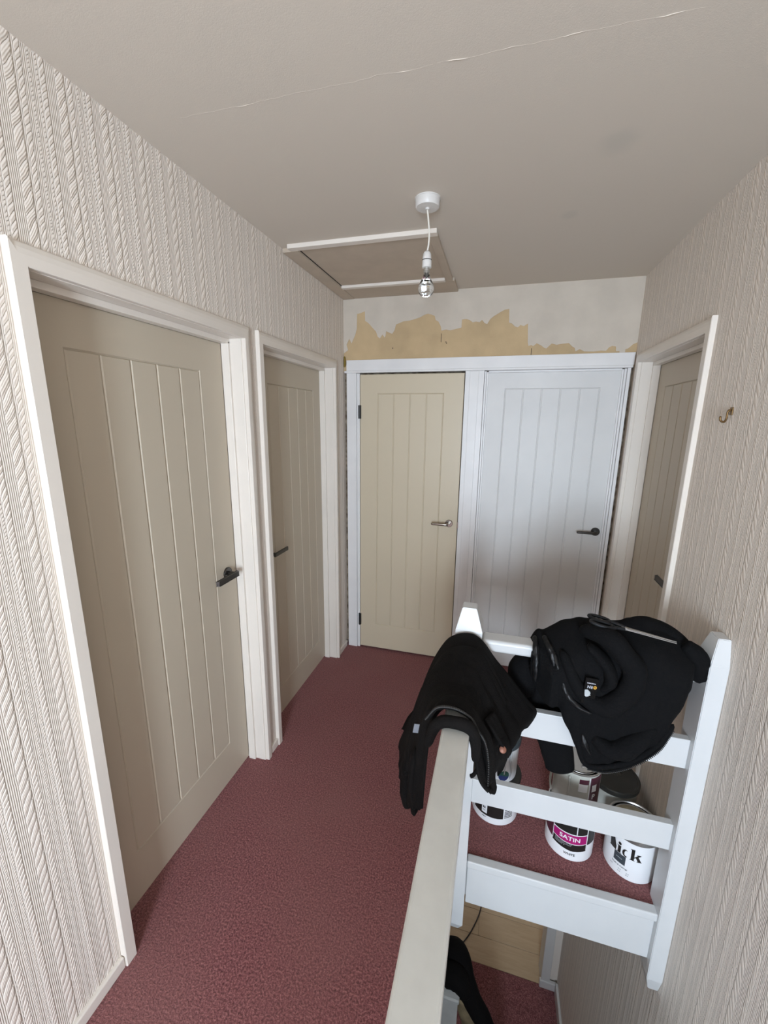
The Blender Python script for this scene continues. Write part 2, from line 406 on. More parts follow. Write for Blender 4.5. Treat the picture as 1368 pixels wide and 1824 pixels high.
# ragged cut edge of the carpet along the landing edge
V, F = [], []
for i in range(520):
    x = random.uniform(SX0+0.09, XR-0.055); y = 1.356+random.uniform(-0.010, 0.006); hgt = random.uniform(0.002, 0.009)
    a = random.uniform(-1, 1)*0.003; d = -random.uniform(0.0, 0.009); w_ = random.uniform(0.0006, 0.0013)
    i0 = len(V); V += [(x-w_, y+0.004, 0.0), (x+w_, y+0.004, 0.0), (x+a, y+d, hgt*0.4+0.004)]; F.append((i0, i0+1, i0+2))
fr = put('carpet_fringe', mesh('carpet_fringe', V, F), M['carpet'], floor); fr['kind'] = 'stuff'
# joists / hall ceiling below the landing
struct(box('floor_slab_landing', XL-0.1, SX0-0.005, YREAR, YB+0.1, -0.215, -0.012, M['skirt']), 'plastered underside of the landing floor')
struct(box('floor_slab_front', SX0, XR, 1.365, YB+0.1, -0.212, -0.012, M['skirt']), 'plastered underside of the landing in front of the cupboards')
# back wall: bare plaster above the cupboards
wb = struct(box('wall_back', XL-0.1, XR+0.1, YB, YB+0.10, 2.0, H, M['plaster']), 'back wall above the cupboards, torn white paper over bare tan plaster')
box('cupboard_backing', XL, XR, YB+0.075, YB+0.10, 0.0, 2.0, M['rough'], wb)
paperline = [(-1.033, 2.118), (-1.003, 2.137), (-1.013, 2.171), (-0.994, 2.208), (-0.978, 2.179), (-0.953, 2.229), (-0.942, 2.266), (-0.940, 2.354),
    (-0.915, 2.359), (-0.887, 2.368), (-0.885, 2.311), (-0.862, 2.296), (-0.836, 2.268), (-0.812, 2.244), (-0.800, 2.212), (-0.786, 2.202), (-0.768, 2.225), (-0.755, 2.206), (-0.749, 2.214), (-0.745, 2.244),
    (-0.725, 2.234), (-0.705, 2.226), (-0.690, 2.246), (-0.681, 2.280), (-0.662, 2.286), (-0.634, 2.296), (-0.600, 2.298), (-0.571, 2.303), (-0.525, 2.315), (-0.500, 2.328), (-0.479, 2.332), (-0.455, 2.326), (-0.437, 2.318), (-0.430, 2.294),
    (-0.412, 2.284), (-0.397, 2.256), (-0.392, 2.231), (-0.365, 2.237), (-0.339, 2.231), (-0.300, 2.238), (-0.271, 2.244), (-0.270, 2.289), (-0.245, 2.291), (-0.224, 2.284), (-0.205, 2.270), (-0.186, 2.274),
    (-0.165, 2.269), (-0.151, 2.281), (-0.135, 2.262), (-0.120, 2.257), (-0.104, 2.284), (-0.084, 2.299), (-0.050, 2.318), (-0.023, 2.331), (0.001, 2.334), (0.005, 2.259), (0.022, 2.253), (0.040, 2.236), (0.057, 2.230), (0.070, 2.243),
    (0.090, 2.236), (0.112, 2.250), (0.119, 2.146), (0.124, 2.126), (0.140, 2.130), (0.151, 2.124), (0.169, 2.139), (0.195, 2.126), (0.210, 2.114), (0.224, 2.108), (0.238, 2.122), (0.252, 2.135), (0.279, 2.127), (0.305, 2.131), (0.344, 2.134), (0.362, 2.116), (0.377, 2.107),
    (0.383, 2.088), (0.405, 2.099), (0.430, 2.086), (0.479, 2.084), (0.515, 2.088), (0.542, 2.086), (0.556, 2.104), (0.571, 2.111), (0.591, 2.107), (0.593, 2.083), (0.611, 2.082), (0.653, 2.095), (0.676, 2.117), (0.696, 2.125), (0.696, H-0.001), (-1.033, H-0.001)]
put('torn_paper', ribbon_prism('torn_paper', paperline, YB-0.0016, YB+0.0002), M['torn'], wb)
box('paper_patch', 0.612, 0.640, YB-0.0012, YB, 2.074, 2.090, M['torn'], wb)
for (x, z0, z1) in ((-0.392, 2.165, 2.215), (0.143, 2.072, 2.112)):
    box('plaster_crack', x-0.0015, x+0.0015, YB-0.0006, YB, z0, z1, M['dark'], wb)
for x, z in ((-0.362, 2.165), (-0.358, 2.158), (-0.7, 2.14)):
    box('nail_hole', x-0.0025, x+0.0025, YB-0.0006, YB, z-0.003, z+0.003, M['dark'], wb)
# rear wall with an assumed landing window (behind the camera)
rw = bmesh.new()
for (x0, x1, z0, z1) in ((XL-0.1, -0.16, ZH, H), (0.44, XR+0.1, ZH, H), (-0.16, 0.44, ZH, 0.54), (-0.16, 0.44, 1.88, H)):
    bmesh.ops.create_cube(rw, size=1, matrix=Matrix.Translation(((x0+x1)/2, YREAR-0.05, (z0+z1)/2)) @ Matrix.Diagonal((x1-x0, 0.1, z1-z0, 1)))
struct(put('wall_rear', bm_mesh('wall_rear', rw), M['paper']), 'papered wall with an assumed window opening behind the viewer')
assumed_win = struct(empty('assumed_window_1', (0.14, YREAR-0.06, 0.54)), 'assumed white framed landing window')  # unseen window, assumed from the light and sized to its area lamp
for (n_, a, b, c, d) in (('frame_side', -0.30, -0.26, 0, 1.34), ('frame_side', 0.26, 0.30, 0, 1.34), ('frame_rail', -0.26, 0.26, 0, 0.04), ('frame_rail', -0.26, 0.26, 1.30, 1.34), ('transom', -0.26, 0.26, 0.90, 0.93)):
    put(n_, boxm(n_, a, b, -0.03, 0.03, c, d), M['white'], assumed_win)
# lower hall shell
struct(box('wall_hall_left', XL-0.1, XL, YREAR, 2.62, ZH, -0.215, M['paper']), 'papered hall wall below the landing')
struct(box('floor_hall', XL, XR, YREAR, 2.545, ZH-0.02, ZH, M['carpet']), 'dark red carpet of the downstairs hall')
struct(box('ceiling_room', -1.6, 1.4, 2.62, 5.1, -0.21, -0.15, M['ceil']), 'ceiling of the downstairs room')
lamf = struct(empty('floor_laminate', (0, 2.54, ZH)), 'pale oak laminate floor through the downstairs doorway')
put('subfloor', boxm('subfloor', -1.6, 1.4, 0, 2.5, -0.03, -0.008), M['dark'], lamf)
pk = boxm('plank', 0, 1.28, 0.001, 0.187, -0.008, 0, 0.0012, 1)
for j in range(13):
    for i in range(-1, 3):
        x = -1.6 + i*1.281 + (0.43*j) % 1.28 - 0.0
        if x+1.28 < -1.55 or x > 1.35: continue
        put('plank', pk, M['lam'], lamf, (x, j*0.188, 0))
# hall end wall with the doorway to the room
ew = bmesh.new()
for (x0, x1, z0, z1) in ((XL, -0.30, ZH, -0.215), (0.628, XR, ZH, -0.215), (-0.30, 0.628, -0.5, -0.215)):
    bmesh.ops.create_cube(ew, size=1, matrix=Matrix.Translation(((x0+x1)/2, 2.61, (z0+z1)/2)) @ Matrix.Diagonal((x1-x0, 0.1, z1-z0, 1)))
struct(put('wall_hall_end', bm_mesh('wall_hall_end', ew), M['paper']), 'hall end wall round the downstairs doorway')
for nm, x0, x1, y0, y1 in (('wall_room_left', -1.7, -1.6, 2.62, 5.1), ('wall_room_right', 1.4, 1.5, 2.62, 5.1), ('wall_room_back', -1.6, 1.4, 5.0, 5.1)):
    struct(box(nm, x0, x1, y0, y1, ZH, -0.15, M['trim']), 'plain pale wall of the downstairs room')
added_frame = struct(empty('added_window_frame_2', (0.0, 4.985, -1.72)), 'added white window frame on the solid downstairs room wall')  # frame added on a solid wall to go with the added fill light
for (n_, a, b, c, d) in (('frame_side', -0.66, -0.61, 0, 1.24), ('frame_side', 0.61, 0.66, 0, 1.24), ('frame_rail', -0.61, 0.61, 0, 0.05), ('frame_rail', -0.61, 0.61, 1.19, 1.24)):
    put(n_, boxm(n_, a, b, -0.03, 0.014, c, d), M['white'], added_frame)
hd = struct(empty('trim_hall_door', (0.62, 2.55, ZH)), 'grey-white casing of the downstairs doorway beside the papered wall')
put('casing_leg', boxm('casing_leg', -0.042, 0.022, -0.018, 0.0, 0.0, 2.04, 0.004), M['skirt'], hd)
put('lining', boxm('lining', -0.040, -0.014, 0.0, 0.12, 0.0, 2.0, 0.002), M['skirt'], hd)
put('plinth', boxm('plinth', -0.05, 0.076, -0.026, -0.0005, 0.0, 0.07, 0.006), M['skirt'], hd)
struct(box('baseboard_hall_right', XR-0.018, XR, 1.2, 2.524, ZH, ZH+0.10, M['skirt'], None, 0.004), 'grey-white skirting board along the foot of the papered wall downstairs')
# stairs going down away from the camera, under the open well
st = struct(empty('stairs', (SX0+0.03, -0.94, 0.0)), 'carpeted stair flight going down to the hall')
for i in range(12):
    put('step', boxm('step', 0, XR-SX0-0.035, i*0.22, i*0.22+0.245, -(i+1)*0.208-0.19, -(i+1)*0.208, 0.008), M['carpet'], st)
# ------------------------------------------------------------------ SKIRTING, LANDING TRIM
for nm, a, b, lb in (('baseboard_left', YREAR, 0.712, 'low white skirting board in front of the nearest beige door'), ('baseboard_left_middle', 1.598, 1.659, 'short white skirting piece between the two beige doors'), ('baseboard_left_end', 2.552, YB-0.012, 'short white skirting piece in the far left corner')):
    struct(box(nm, XL-0.002, XL+0.013, a, b, 0.0, 0.042, M['trim'], None, 0.004), lb)
struct(box('baseboard_right', XR-0.013, XR+0.002, 1.415, 1.785, 0.0, 0.042, M['trim'], None, 0.004), 'low white skirting board behind the paint cans')
# apron of the landing edge
ap = struct(empty('trim_landing_edge', (0.27, 1.34, -0.22)), 'white painted apron board and nosing at the edge of the landing')
put('apron_board', boxm('apron_board', -0.278, 0.376, -0.002, 0.022, 0.006, 0.215, 0.002), M['newel'], ap)
put('nosing', boxm('nosing', -0.280, 0.378, -0.016, 0.020, 0.196, 0.229, 0.005, 3), M['newel'], ap)
ap2 = struct(empty('trim_stairwell_edge', (SX0, 0.2, -0.22)), 'white painted apron board along the open stairwell under the handrail')
put('apron_board', boxm('apron_board', 0.0, 0.02, -1.1, 1.09, 0.0, 0.22, 0.002), M['newel'], ap2)
# ------------------------------------------------------------------ DOORS
def leaf_meshes(wd, ht, g0, g1, z0, z1, npl, t=0.04, depth=0.0045, ch=0.004):
    """returns the ring-shaped leaf mesh and the list of (x, plank mesh); face at y = 0 looking to -y"""
    V = []; F = []
    def ring(x0, x1, a, b, y): 
        i = len(V); V.extend([(x0, y, a), (x1, y, a), (x1, y, b), (x0, y, b)]); return [i, i+1, i+2, i+3]
    e = 0.0025
    o0 = ring(0, wd, 0, ht, t); o1 = ring(0, wd, 0, ht, e); o2 = ring(e, wd-e, e, ht-e, 0)
    i0 = ring(g0, g1, z0, z1, 0); i1 = ring(g0+ch, g1-ch, z0+ch, z1-ch, depth)
    for a, b in ((o0, o1), (o1, o2), (o2, i0), (i0, i1)):
        for k in range(4): F.append((a[k], a[(k+1) % 4], b[(k+1) % 4], b[k]))
    F.append(tuple(i1)); F.append(tuple(reversed(o0)))
    bm = bmesh.new(); me = mesh('leaf', V, F); bm.from_mesh(me); bmesh.ops.recalc_face_normals(bm, faces=bm.faces); bm.to_mesh(me); bm.free()
    ws = (g1-g0-2*ch)/npl
    gap = 0.0016; bev = 0.0034
    V = []; F = []
    x0, x1, a, b = gap, ws-gap, 0.001, z1-z0-2*ch-0.001
    V = [(x0, depth+0.001, a), (x1, depth+0.001, a), (x1, depth+0.001, b), (x0, depth+0.001, b),
         (x0, depth-0.0008, a), (x1, depth-0.0008, a), (x1, depth-0.0008, b), (x0, depth-0.0008, b),
         (x0+bev, 0.0004, a+0.002), (x1-bev, 0.0004, a+0.002), (x1-bev, 0.0004, b-0.002), (x0+bev, 0.0004, b-0.002)]
    F = [(3, 2, 1, 0)]
    for s in (0, 4):
        for k in range(4): F.append((s+k, s+(k+1) % 4, s+4+(k+1) % 4, s+4+k))
    F.append((8, 9, 10, 11))
    pm = mesh('plank', V, F); bm = bmesh.new(); bm.from_mesh(pm); bmesh.ops.recalc_face_normals(bm, faces=bm.faces); bm.to_mesh(pm); bm.free()
    return me, [(g0+ch+k*ws, pm) for k in range(npl)], z0+ch
def handle(parent, x, z, direction, m, flat=True, length=0.142):
    """lever handle on a face at y = 0; direction: +1 or -1 along local x"""
    h = put('handle', lathe('rose', [(0.0, 0.009), (0.0235, 0.009), (0.0255, 0.007), (0.026, 0.0), (0.026, -0.001)], 36), m, parent, (x, 0.0005, z), (math.radians(90), 0, 0))
    put('neck', lathe('neck', [(0.0095, 0.006), (0.0095, 0.048), (0.0, 0.048)], 20), m, h)
    if flat:
        bm = bmesh.new(); bmesh.ops.create_cube(bm, size=1)
        for v in bm.verts:
            a = v.co.x+0.5
            v.co = Vector((direction*(a*length-0.015), v.co.y*0.020, 0.047+v.co.z*0.0105))
            if a > 0.5 and v.co.z > 0.047: v.co.x -= direction*0.006
            if a < 0.5 and v.co.z > 0.047: v.co.x += direction*0.004
        bmesh.ops.bevel(bm, geom=list(bm.edges), offset=0.0015, segments=2, affect='EDGES')
        put('lever', bm_mesh('lever', bm), m, h)
    else:
        put('lever', tube('lever', [(0, 0, 0.045), (direction*0.02, 0.0, 0.050), (direction*0.07, 0.001, 0.052), (direction*length*0.92, 0.0, 0.052)], [0.0095, 0.0095, 0.0085, 0.0080], 24, 14, flat=0.8), m, h)
    return h
def make_door(name, label, loc, rotz, wd, ht, g, zz, npl, m, hnd, cat='door'):
    d = struct(empty(name, loc, rotz), label)
    me, planks, zb = leaf_meshes(wd, ht, g[0], g[1], zz[0], zz[1], npl)
    lf = put('leaf', me, m, d)
    for x, pm in planks: put('plank', pm, m, d, (x, 0, zb))
    if hnd: handle(d, *hnd)
    return d
XD = XL-0.089
# left wall: local x -> +y, local -y -> +x
make_door('door_1', 'nearest beige door on the left wall, lever handle on its far side', (XD, 0.760, 0.012), math.radians(90), 0.783, 1.975, (0.122, 0.646), (0.190, 1.855), 5, M['beige2'], (0.718, 1.010, -1, M['gun']))
make_door('door_2', 'narrow-looking beige door at the far end of the left wall', (XD+0.002, 1.702, 0.012), math.radians(90), 0.802, 1.975, (0.180, 0.706), (0.165, 1.850), 5, M['beige2'], (0.112, 0.992, 1, M['gun']))
make_door('door_3', 'beige door on the right wall behind the paint cans', (XR+0.089, 2.570, 0.012), math.radians(-90), 0.742, 1.975, (0.100, 0.632), (0.180, 1.862), 5, M['beige2'], (0.622, 0.982, -1, M['gun']))
def casing(name, label, x, out, y0, y1, near_o, far_o, head_far=None):
    """lining, stop and architrave of a door in a side wall; out = -1 (left wall) or +1 (right wall); y0, y1 lining faces"""
    e = struct(empty(name, (x, (y0+y1)/2, 0)), label)
    cy = (y0+y1)/2
    def b(nm, xa, xb, a, c, za, zb, m=M['trim'], bev=0.0015, seg=2):
        u = sorted((out*xa, out*xb)); put(nm, boxm(nm, u[0], u[1], a-cy, c-cy, za, zb, bev, seg), m, e)
    t = 0.018
    zt, zi = 2.0555, 2.0045
    # lining (0 = wall face, positive = into the wall)
    b('lining', 0.0, 0.128, y0-0.027, y0, 0, ZD+0.027); b('lining', 0.0, 0.128, y1, y1+0.027, 0, ZD+0.027)
    b('lining_head', 0.0, 0.128, y0, y1, ZD, ZD+0.027)
    b('stop', 0.052, 0.087, y0, y0+0.011, 0, ZD-0.011); b('stop', 0.052, 0.087, y1-0.011, y1, 0, ZD-0.011)
    b('stop_head', 0.052, 0.087, y0, y1, ZD-0.018, ZD)
    # architrave with a rounded outer shoulder
    def leg(nm, ya, yb, out_side):
        prof = [(0.0, ya), (-0.012, ya), (-0.018, ya+0.004*0+0.0), (-0.018, yb), (0.0, yb)]
        inn, otr = (yb, ya) if out_side < 0 else (ya, yb)
        s = 1 if otr > inn else -1
        w_ = abs(yb-ya)
        P = [(0.0, inn), (-0.0165, inn), (-0.018, inn+s*0.0015)]
        if out_side < 0: P += [(-0.018, otr-s*0.002), (-0.016, otr), (0.0, otr)]
        else: P += [(-0.018, inn+s*w_*0.45), (-0.0165, inn+s*w_*0.7), (-0.012, inn+s*w_*0.9), (-0.006, otr), (0.0, otr)]
        V, F = [], []; n = len(P)
        for k, (dx, yy) in enumerate(P):
            miter = (yy-inn)*s
            V += [(out*dx, yy-cy, 0.0), (out*dx, yy-cy, zi+(zt-zi)*miter/w_)]
        for k in range(n):
            q = (k+1) % n; F.append((2*k, 2*q, 2*q+1, 2*k+1))
        F += [tuple(2*k for k in range(n)), tuple(2*k+1 for k in range(n-1, -1, -1))]
        me = mesh(nm, V, F); bm = bmesh.new(); bm.from_mesh(me); bmesh.ops.recalc_face_normals(bm, faces=bm.faces); bm.to_mesh(me); bm.free()
        put(nm, me, M['trim'], e)
    leg('architrave_leg', near_o, y0-0.003, -1)
    leg('architrave_leg', y1+0.006, far_o, 1)
    # head: profile over z, mitred
    P = [(0.0, zi), (-0.0165, zi), (-0.018, zi+0.0015), (-0.018, zi+0.024), (-0.0165, zi+0.036), (-0.012, zi+0.047), (-0.006, zt), (0.0, zt)]
    V, F = [], []; n = len(P)
    for dx, z in P:
        q = (z-zi)/(zt-zi); V += [(out*dx, (y0-0.003)+(near_o-y0+0.003)*q-cy, z), (out*dx, (y1+0.006)+(far_o-y1-0.006)*q-cy, z)]
    for k in range(n):
        q = (k+1) % n; F.append((2*k, 2*q, 2*q+1, 2*k+1))
    F += [tuple(2*k for k in range(n)), tuple(2*k+1 for k in range(n-1, -1, -1))]
    me = mesh('architrave_head', V, F); bm = bmesh.new(); bm.from_mesh(me); bmesh.ops.recalc_face_normals(bm, faces=bm.faces); bm.to_mesh(me); bm.free()
    put('architrave_head', me, M['trim'], e)
    return e
casing('trim_1', 'white door frame round the nearest beige door on the left', XL, -1, D1[0], D1[1], 0.7133, 1.5985)
casing('trim_2', 'white door frame round the far beige door on the left wall', XL, -1, D2[0], D2[1], 1.659, 2.550)
casing('trim_3', 'white door frame round the beige door on the right wall', XR, 1, D3[0], D3[1], 1.784, 2.640)
# dark voids behind the doors (rooms are closed)
for nm, x0, x1 in (('wall_left_outer', XL-0.20, XL-0.14), ('wall_right_outer', XR+0.14, XR+0.20)):
    struct(box(nm, x0, x1, 0.4, YB+0.1, -0.02, H, M['dark']), 'unlit backing behind the closed doors')
# ---- cupboards on the back wall
cz = 1.986
make_door('door_4', 'beige cupboard door in the back wall with black hinges', (-0.919, YB-0.004, 0.014), 0, 0.682, 1.968, (0.120, 0.560), (0.190, 1.848), 4, M['beige'], (0.628, 1.005, -1, M['nickel'], False, 0.125))
make_door('door_5', 'white cupboard door in the back wall beside the right corner', (-0.108, YB+0.021, 0.014), 0, 0.764, 1.968, (0.115, 0.650), (0.190, 1.875), 5, M['white_door'], (0.716, 1.016, -1, M['gun'], False, 0.125))
cf = struct(empty('trim_cupboard', (-0.17, YB, 0)), 'white painted frame round the beige and white cupboard doors')
def cb(nm, x0, x1, y0, y1, z0, z1, m=None, bev=0.0015): put(nm, boxm(nm, x0+0.17, x1+0.17, y0, y1, z0, z1, bev), m or M['white'], cf)
cb('post', -1.012, -0.944, -0.008, 0.06, 0, 1.992); cb('post_bead', -0.943, -0.923, 0.000, 0.06, 0, 1.990)
cb('post', -0.232, -0.118, -0.010, 0.06, 0, 1.992); cb('post_bead', -0.205, -0.150, -0.0125, -0.009, 0, 1.990, bev=0.002)
cb('stop', -0.117, -0.104, 0.004, 0.06, 0, 1.990, bev=0.003); cb('stop', -0.1035, -0.094, 0.012, 0.06, 0, 1.986, bev=0.002)
cb('stop', 0.641, 0.651, 0.012, 0.06, 0, 1.988, bev=0.002); cb('stop', 0.6515, 0.664, 0.004, 0.06, 0, 1.990, bev=0.003)
cb('post', 0.665, 0.682, -0.004, 0.06, 0, 1.992)
cb('stop_head', -0.094, 0.641, 0.010, 0.06, 1.980, 1.9915, bev=0.002)
cb('bead', -1.026, 0.688, -0.016, 0.02, 1.992, 2.006, bev=0.003)
cb('fascia', -1.012, 0.692, -0.012, 0.02, 2.006, 2.073)
for z in (1.742, 0.232):
    hg = put('hinge', lathe('hinge', [(0.0, 0.0), (0.0075, 0.0), (0.0075, 0.088), (0.0, 0.088)], 14), M['black'], cf, (-0.921+0.17, -0.010, z-0.044))
    put('hinge_leaf', boxm('hinge_leaf', -0.010, 0.010, 0.003, 0.009, 0.0, 0.088), M['black'], hg)
put('latch', boxm('latch', -0.2355+0.17, -0.2295+0.17, -0.016, -0.006, 0.995, 1.035), M['nickel'], cf)
# ragged raw edges between the frame and the papered side walls
def ragged(nm, xa, xb, side):
    V, F = [], []; n = 120
    for i in range(n+1):
        z = 0.03+2.0*i/n
        wv = 0.006*noise.noise(Vector((z*9, side*7, 1))) + 0.004*noise.noise(Vector((z*37, side*3, 5)))
        a, b = (xa, xb+wv) if side < 0 else (xa+wv, xb)
        yy = 0.004*noise.noise(Vector((z*20, 2, side)))
        V += [(a, YB+0.018+yy, z), (b, YB+0.016-yy, z), (b, YB+0.05, z), (a, YB+0.05, z)]
    for i in range(n):
        for q in range(4): F.append((i*4+q, i*4+(q+1) % 4, i*4+4+(q+1) % 4, i*4+4+q))
    put(nm, mesh(nm, V, F), M['rough'], wb)
ragged('raw_edge', XL, -1.018, -1); ragged('raw_edge', 0.687, XR, 1)
put('foam_filler', tube('foam_filler', [(-1.028, YB-0.004, 2.03), (-1.024, YB-0.006, 2.06), (-1.027, YB-0.004, 2.10)], [0.005, 0.009, 0.004], 16, 8, wob=0.5, freq=60), M['foam'], wb)
# ------------------------------------------------------------------ LOFT HATCH
ht = tag(empty('loft_hatch', (-0.65, 2.2, H)), 'loft hatch in the ceiling corner with a drab board and cream frame', 'hatch')
def hb(nm, x0, x1, y0, y1, z0, z1, m, bev=0.001): put(nm, boxm(nm, x0+0.65, x1+0.65, y0-2.2, y1-2.2, z0, z1, bev), m, ht)
hb('panel', -0.956, -0.3475, 1.9215, 2.471, -0.008, 0.0, M['hatch'])
hb('frame_bar', XL+0.045, -0.308, 1.886, 1.922, -0.018, 0.0, M['trim'])
hb('frame_bar', XL+0.002, -0.955, 1.924, YB-0.004, -0.018, 0.0, M['hatch'])
hb('frame_bar', -0.348, -0.310, 1.923, 2.4995, -0.016, 0.0, M['hatch'])
hb('frame_bar', -0.953, -0.349, 2.470, 2.500, -0.022, 0.0, M['trim'])
hb('gap', -0.9545, -0.949, 1.95, 2.47, -0.0095, 0.0, M['dark'])
hb('frame_board', -0.953, -0.30, 2.501, YB-0.004, -0.016, 0.0, M['hatch'])
# ------------------------------------------------------------------ PENDANT
pl = tag(empty('pendant_light', (-0.306, 1.652, H)), 'bare clear light bulb on a short white flex below a white ceiling rose', 'ceiling light')
put('ceiling_rose', lathe('ceiling_rose', [(0.0455, 0.0), (0.0455, -0.003), (0.0435, -0.004), (0.0430, -0.026), (0.040, -0.030), (0.008, -0.031), (0.0075, -0.036), (0, -0.036)], 48), M['plastic'], pl)
put('flex', tube('flex', [(0, 0, -0.033), (0.0045, 0, -0.065), (0.0095, 0, -0.11), (0.0085, 0, -0.145), (0.004, 0, -0.172)], 0.0032, 30, 10), M['cord'], pl)
hold = put('lampholder', lathe('lampholder', [(0, 0.0), (0.005, 0.0), (0.011, -0.004), (0.0145, -0.011), (0.0165, -0.028), (0.0165, -0.0295), (0.0150, -0.031), (0.0168, -0.0325), (0.0172, -0.056), (0.0145, -0.057), (0.0, -0.057)], 32), M['plastic'], pl, (0.004, 0, -0.168))
put('seam_ring', lathe('seam_ring', [(0.0171, -0.0298), (0.0171, -0.0322)], 32, cap=False), M['dark'], hold)
put('bulb_cap', lathe('bulb_cap', [(0.0105, 0), (0.0105, -0.007), (0.0118, -0.008), (0.0118, -0.012), (0.0105, -0.013), (0.0105, -0.017), (0, -0.017)], 28), M['metal'], pl, (0.004, 0, -0.225))
prof = [(0.0102, 0.0), (0.0108, -0.006), (0.0135, -0.014), (0.0195, -0.026), (0.0262, -0.040), (0.0290, -0.052), (0.0280, -0.063), (0.0225, -0.073), (0.0125, -0.0795), (0.0, -0.081)]
pr = [(v.x, v.y) for v in catmull([(a, b, 0) for a, b in prof], 36)]; pr[-1] = (0.0, pr[-1][1])
_bm = lathe('glass_bulb', pr + [(max(0, r-0.0008), z) for r, z in reversed(pr[:-1])], 40, cap=False); _x = bmesh.new(); _x.from_mesh(_bm); bmesh.ops.remove_doubles(_x, verts=_x.verts, dist=1e-6); bmesh.ops.recalc_face_normals(_x, faces=_x.faces); _x.to_mesh(_bm); _x.free(); _bm.polygons.foreach_set('use_smooth', [True]*len(_bm.polygons))
bulb = put('glass_bulb', _bm, gl, pl, (0.004, 0, -0.241))
put('filament_stem', lathe('filament_stem', [(0.0045, 0.0), (0.003, -0.012), (0.0015, -0.016), (0.0015, -0.028), (0.0, -0.028)], 12), M['metal'], pl, (0.004, 0, -0.241))
put('filament', tube('filament', [(-0.007, 0, -0.044), (-0.003, 0.004, -0.047), (0.002, 0.004, -0.045), (0.007, 0, -0.046)], 0.0018, 16, 8), M['metal'], bulb)
# ------------------------------------------------------------------ HOOK
hk = tag(empty('wall_hook', (XR, 1.573, 1.712)), 'small tarnished brass hook on the right papered wall', 'hook')
put('hook', tube('hook', [(0.0, 0.004, 0.020), (-0.010, 0.004, 0.016), (-0.011, 0.004, -0.006), (-0.017, 0.002, -0.017), (-0.028, 0.0, -0.012), (-0.030, 0, 0.002)], 0.0032, 26, 8), M['brass'], hk)
put('back_plate', boxm('back_plate', -0.003, 0.0, -0.005, 0.011, 0.004, 0.028, 0.001), M['brass'], hk)
# ------------------------------------------------------------------ BALUSTRADE
YN = 1.314
ba = tag(empty('balustrade', (-0.057, YN+0.045, 0)), 'white wooden balustrade with cream handrail and two newel posts round the stairwell', 'balustrade')
def newel(x0, x1, y0, y1, zs, zt, zb, il, ir, iy, tip):
    V = []
    for (z, a, b, c, d) in ((tip, 0.016*(il > 0), 0.016*(ir > 0), 0.016, 0.016), (zb, 0, 0, 0, 0), (zs, 0, 0, 0, 0), (zt, il, ir, iy, iy)):
        V += [(x0+a, y0+c, z), (x1-b, y0+c, z), (x1-b, y1-d, z), (x0+a, y1-d, z)]
    F = [(3, 2, 1, 0), (12, 13, 14, 15)]
    for s in (0, 4, 8):
        for k in range(4): F.append((s+k, s+(k+1) % 4, s+4+(k+1) % 4, s+4+k))
    V = [(x+0.057, y-YN-0.045, z) for x, y, z in V]
    me = mesh('newel_post', V, F); bm = bmesh.new(); bm.from_mesh(me); bmesh.ops.recalc_face_normals(bm, faces=bm.faces)
    bmesh.ops.bevel(bm, geom=list(bm.edges), offset=0.002, segments=2, affect='EDGES'); bm.to_mesh(me); bm.free()
    return put('newel_post', me, M['newel'], ba)
newel(-0.102, -0.012, YN, YN+0.09, 0.9895, 1.066, -0.310, 0.019, 0.024, 0.020, -0.352)
newel(0.646, XR, YN, YN+0.09, 0.9895, 1.069, -0.275, 0.017, 0.0, 0.020, -0.342)
newel(-0.102, -0.012, -0.86, -0.77, 0.9895, 1.066, -0.310, 0.02, 0.02, 0.020, -0.34)
def rl(nm, x0, x1, y0, y1, z0, z1, m, bev=0.002, seg=2): return put(nm, boxm(nm, x0+0.057, x1+0.057, y0-YN-0.045, y1-YN-0.045, z0, z1, bev, seg), m, ba)
rl('handrail', -0.090, -0.0225, -0.775, YN, 0.900, 0.945, M['rail'], 0.007, 3)
rl('cross_handrail', -0.012, 0.646, 1.333, 1.400, 0.914, 0.957, M['newel'], 0.011, 4)
rl('middle_rail', -0.012, 0.646, 1.337, 1.362, 0.6055, 0.7114, M['newel']); rl('lower_rail', -0.012, 0.646, 1.337, 1.362, 0.278, 0.382, M['newel'])
rl('middle_rail', -0.070, -0.045, -0.77, YN, 0.6055, 0.7114, M['newel']); rl('lower_rail', -0.070, -0.045, -0.77, YN, 0.278, 0.382, M['newel'])

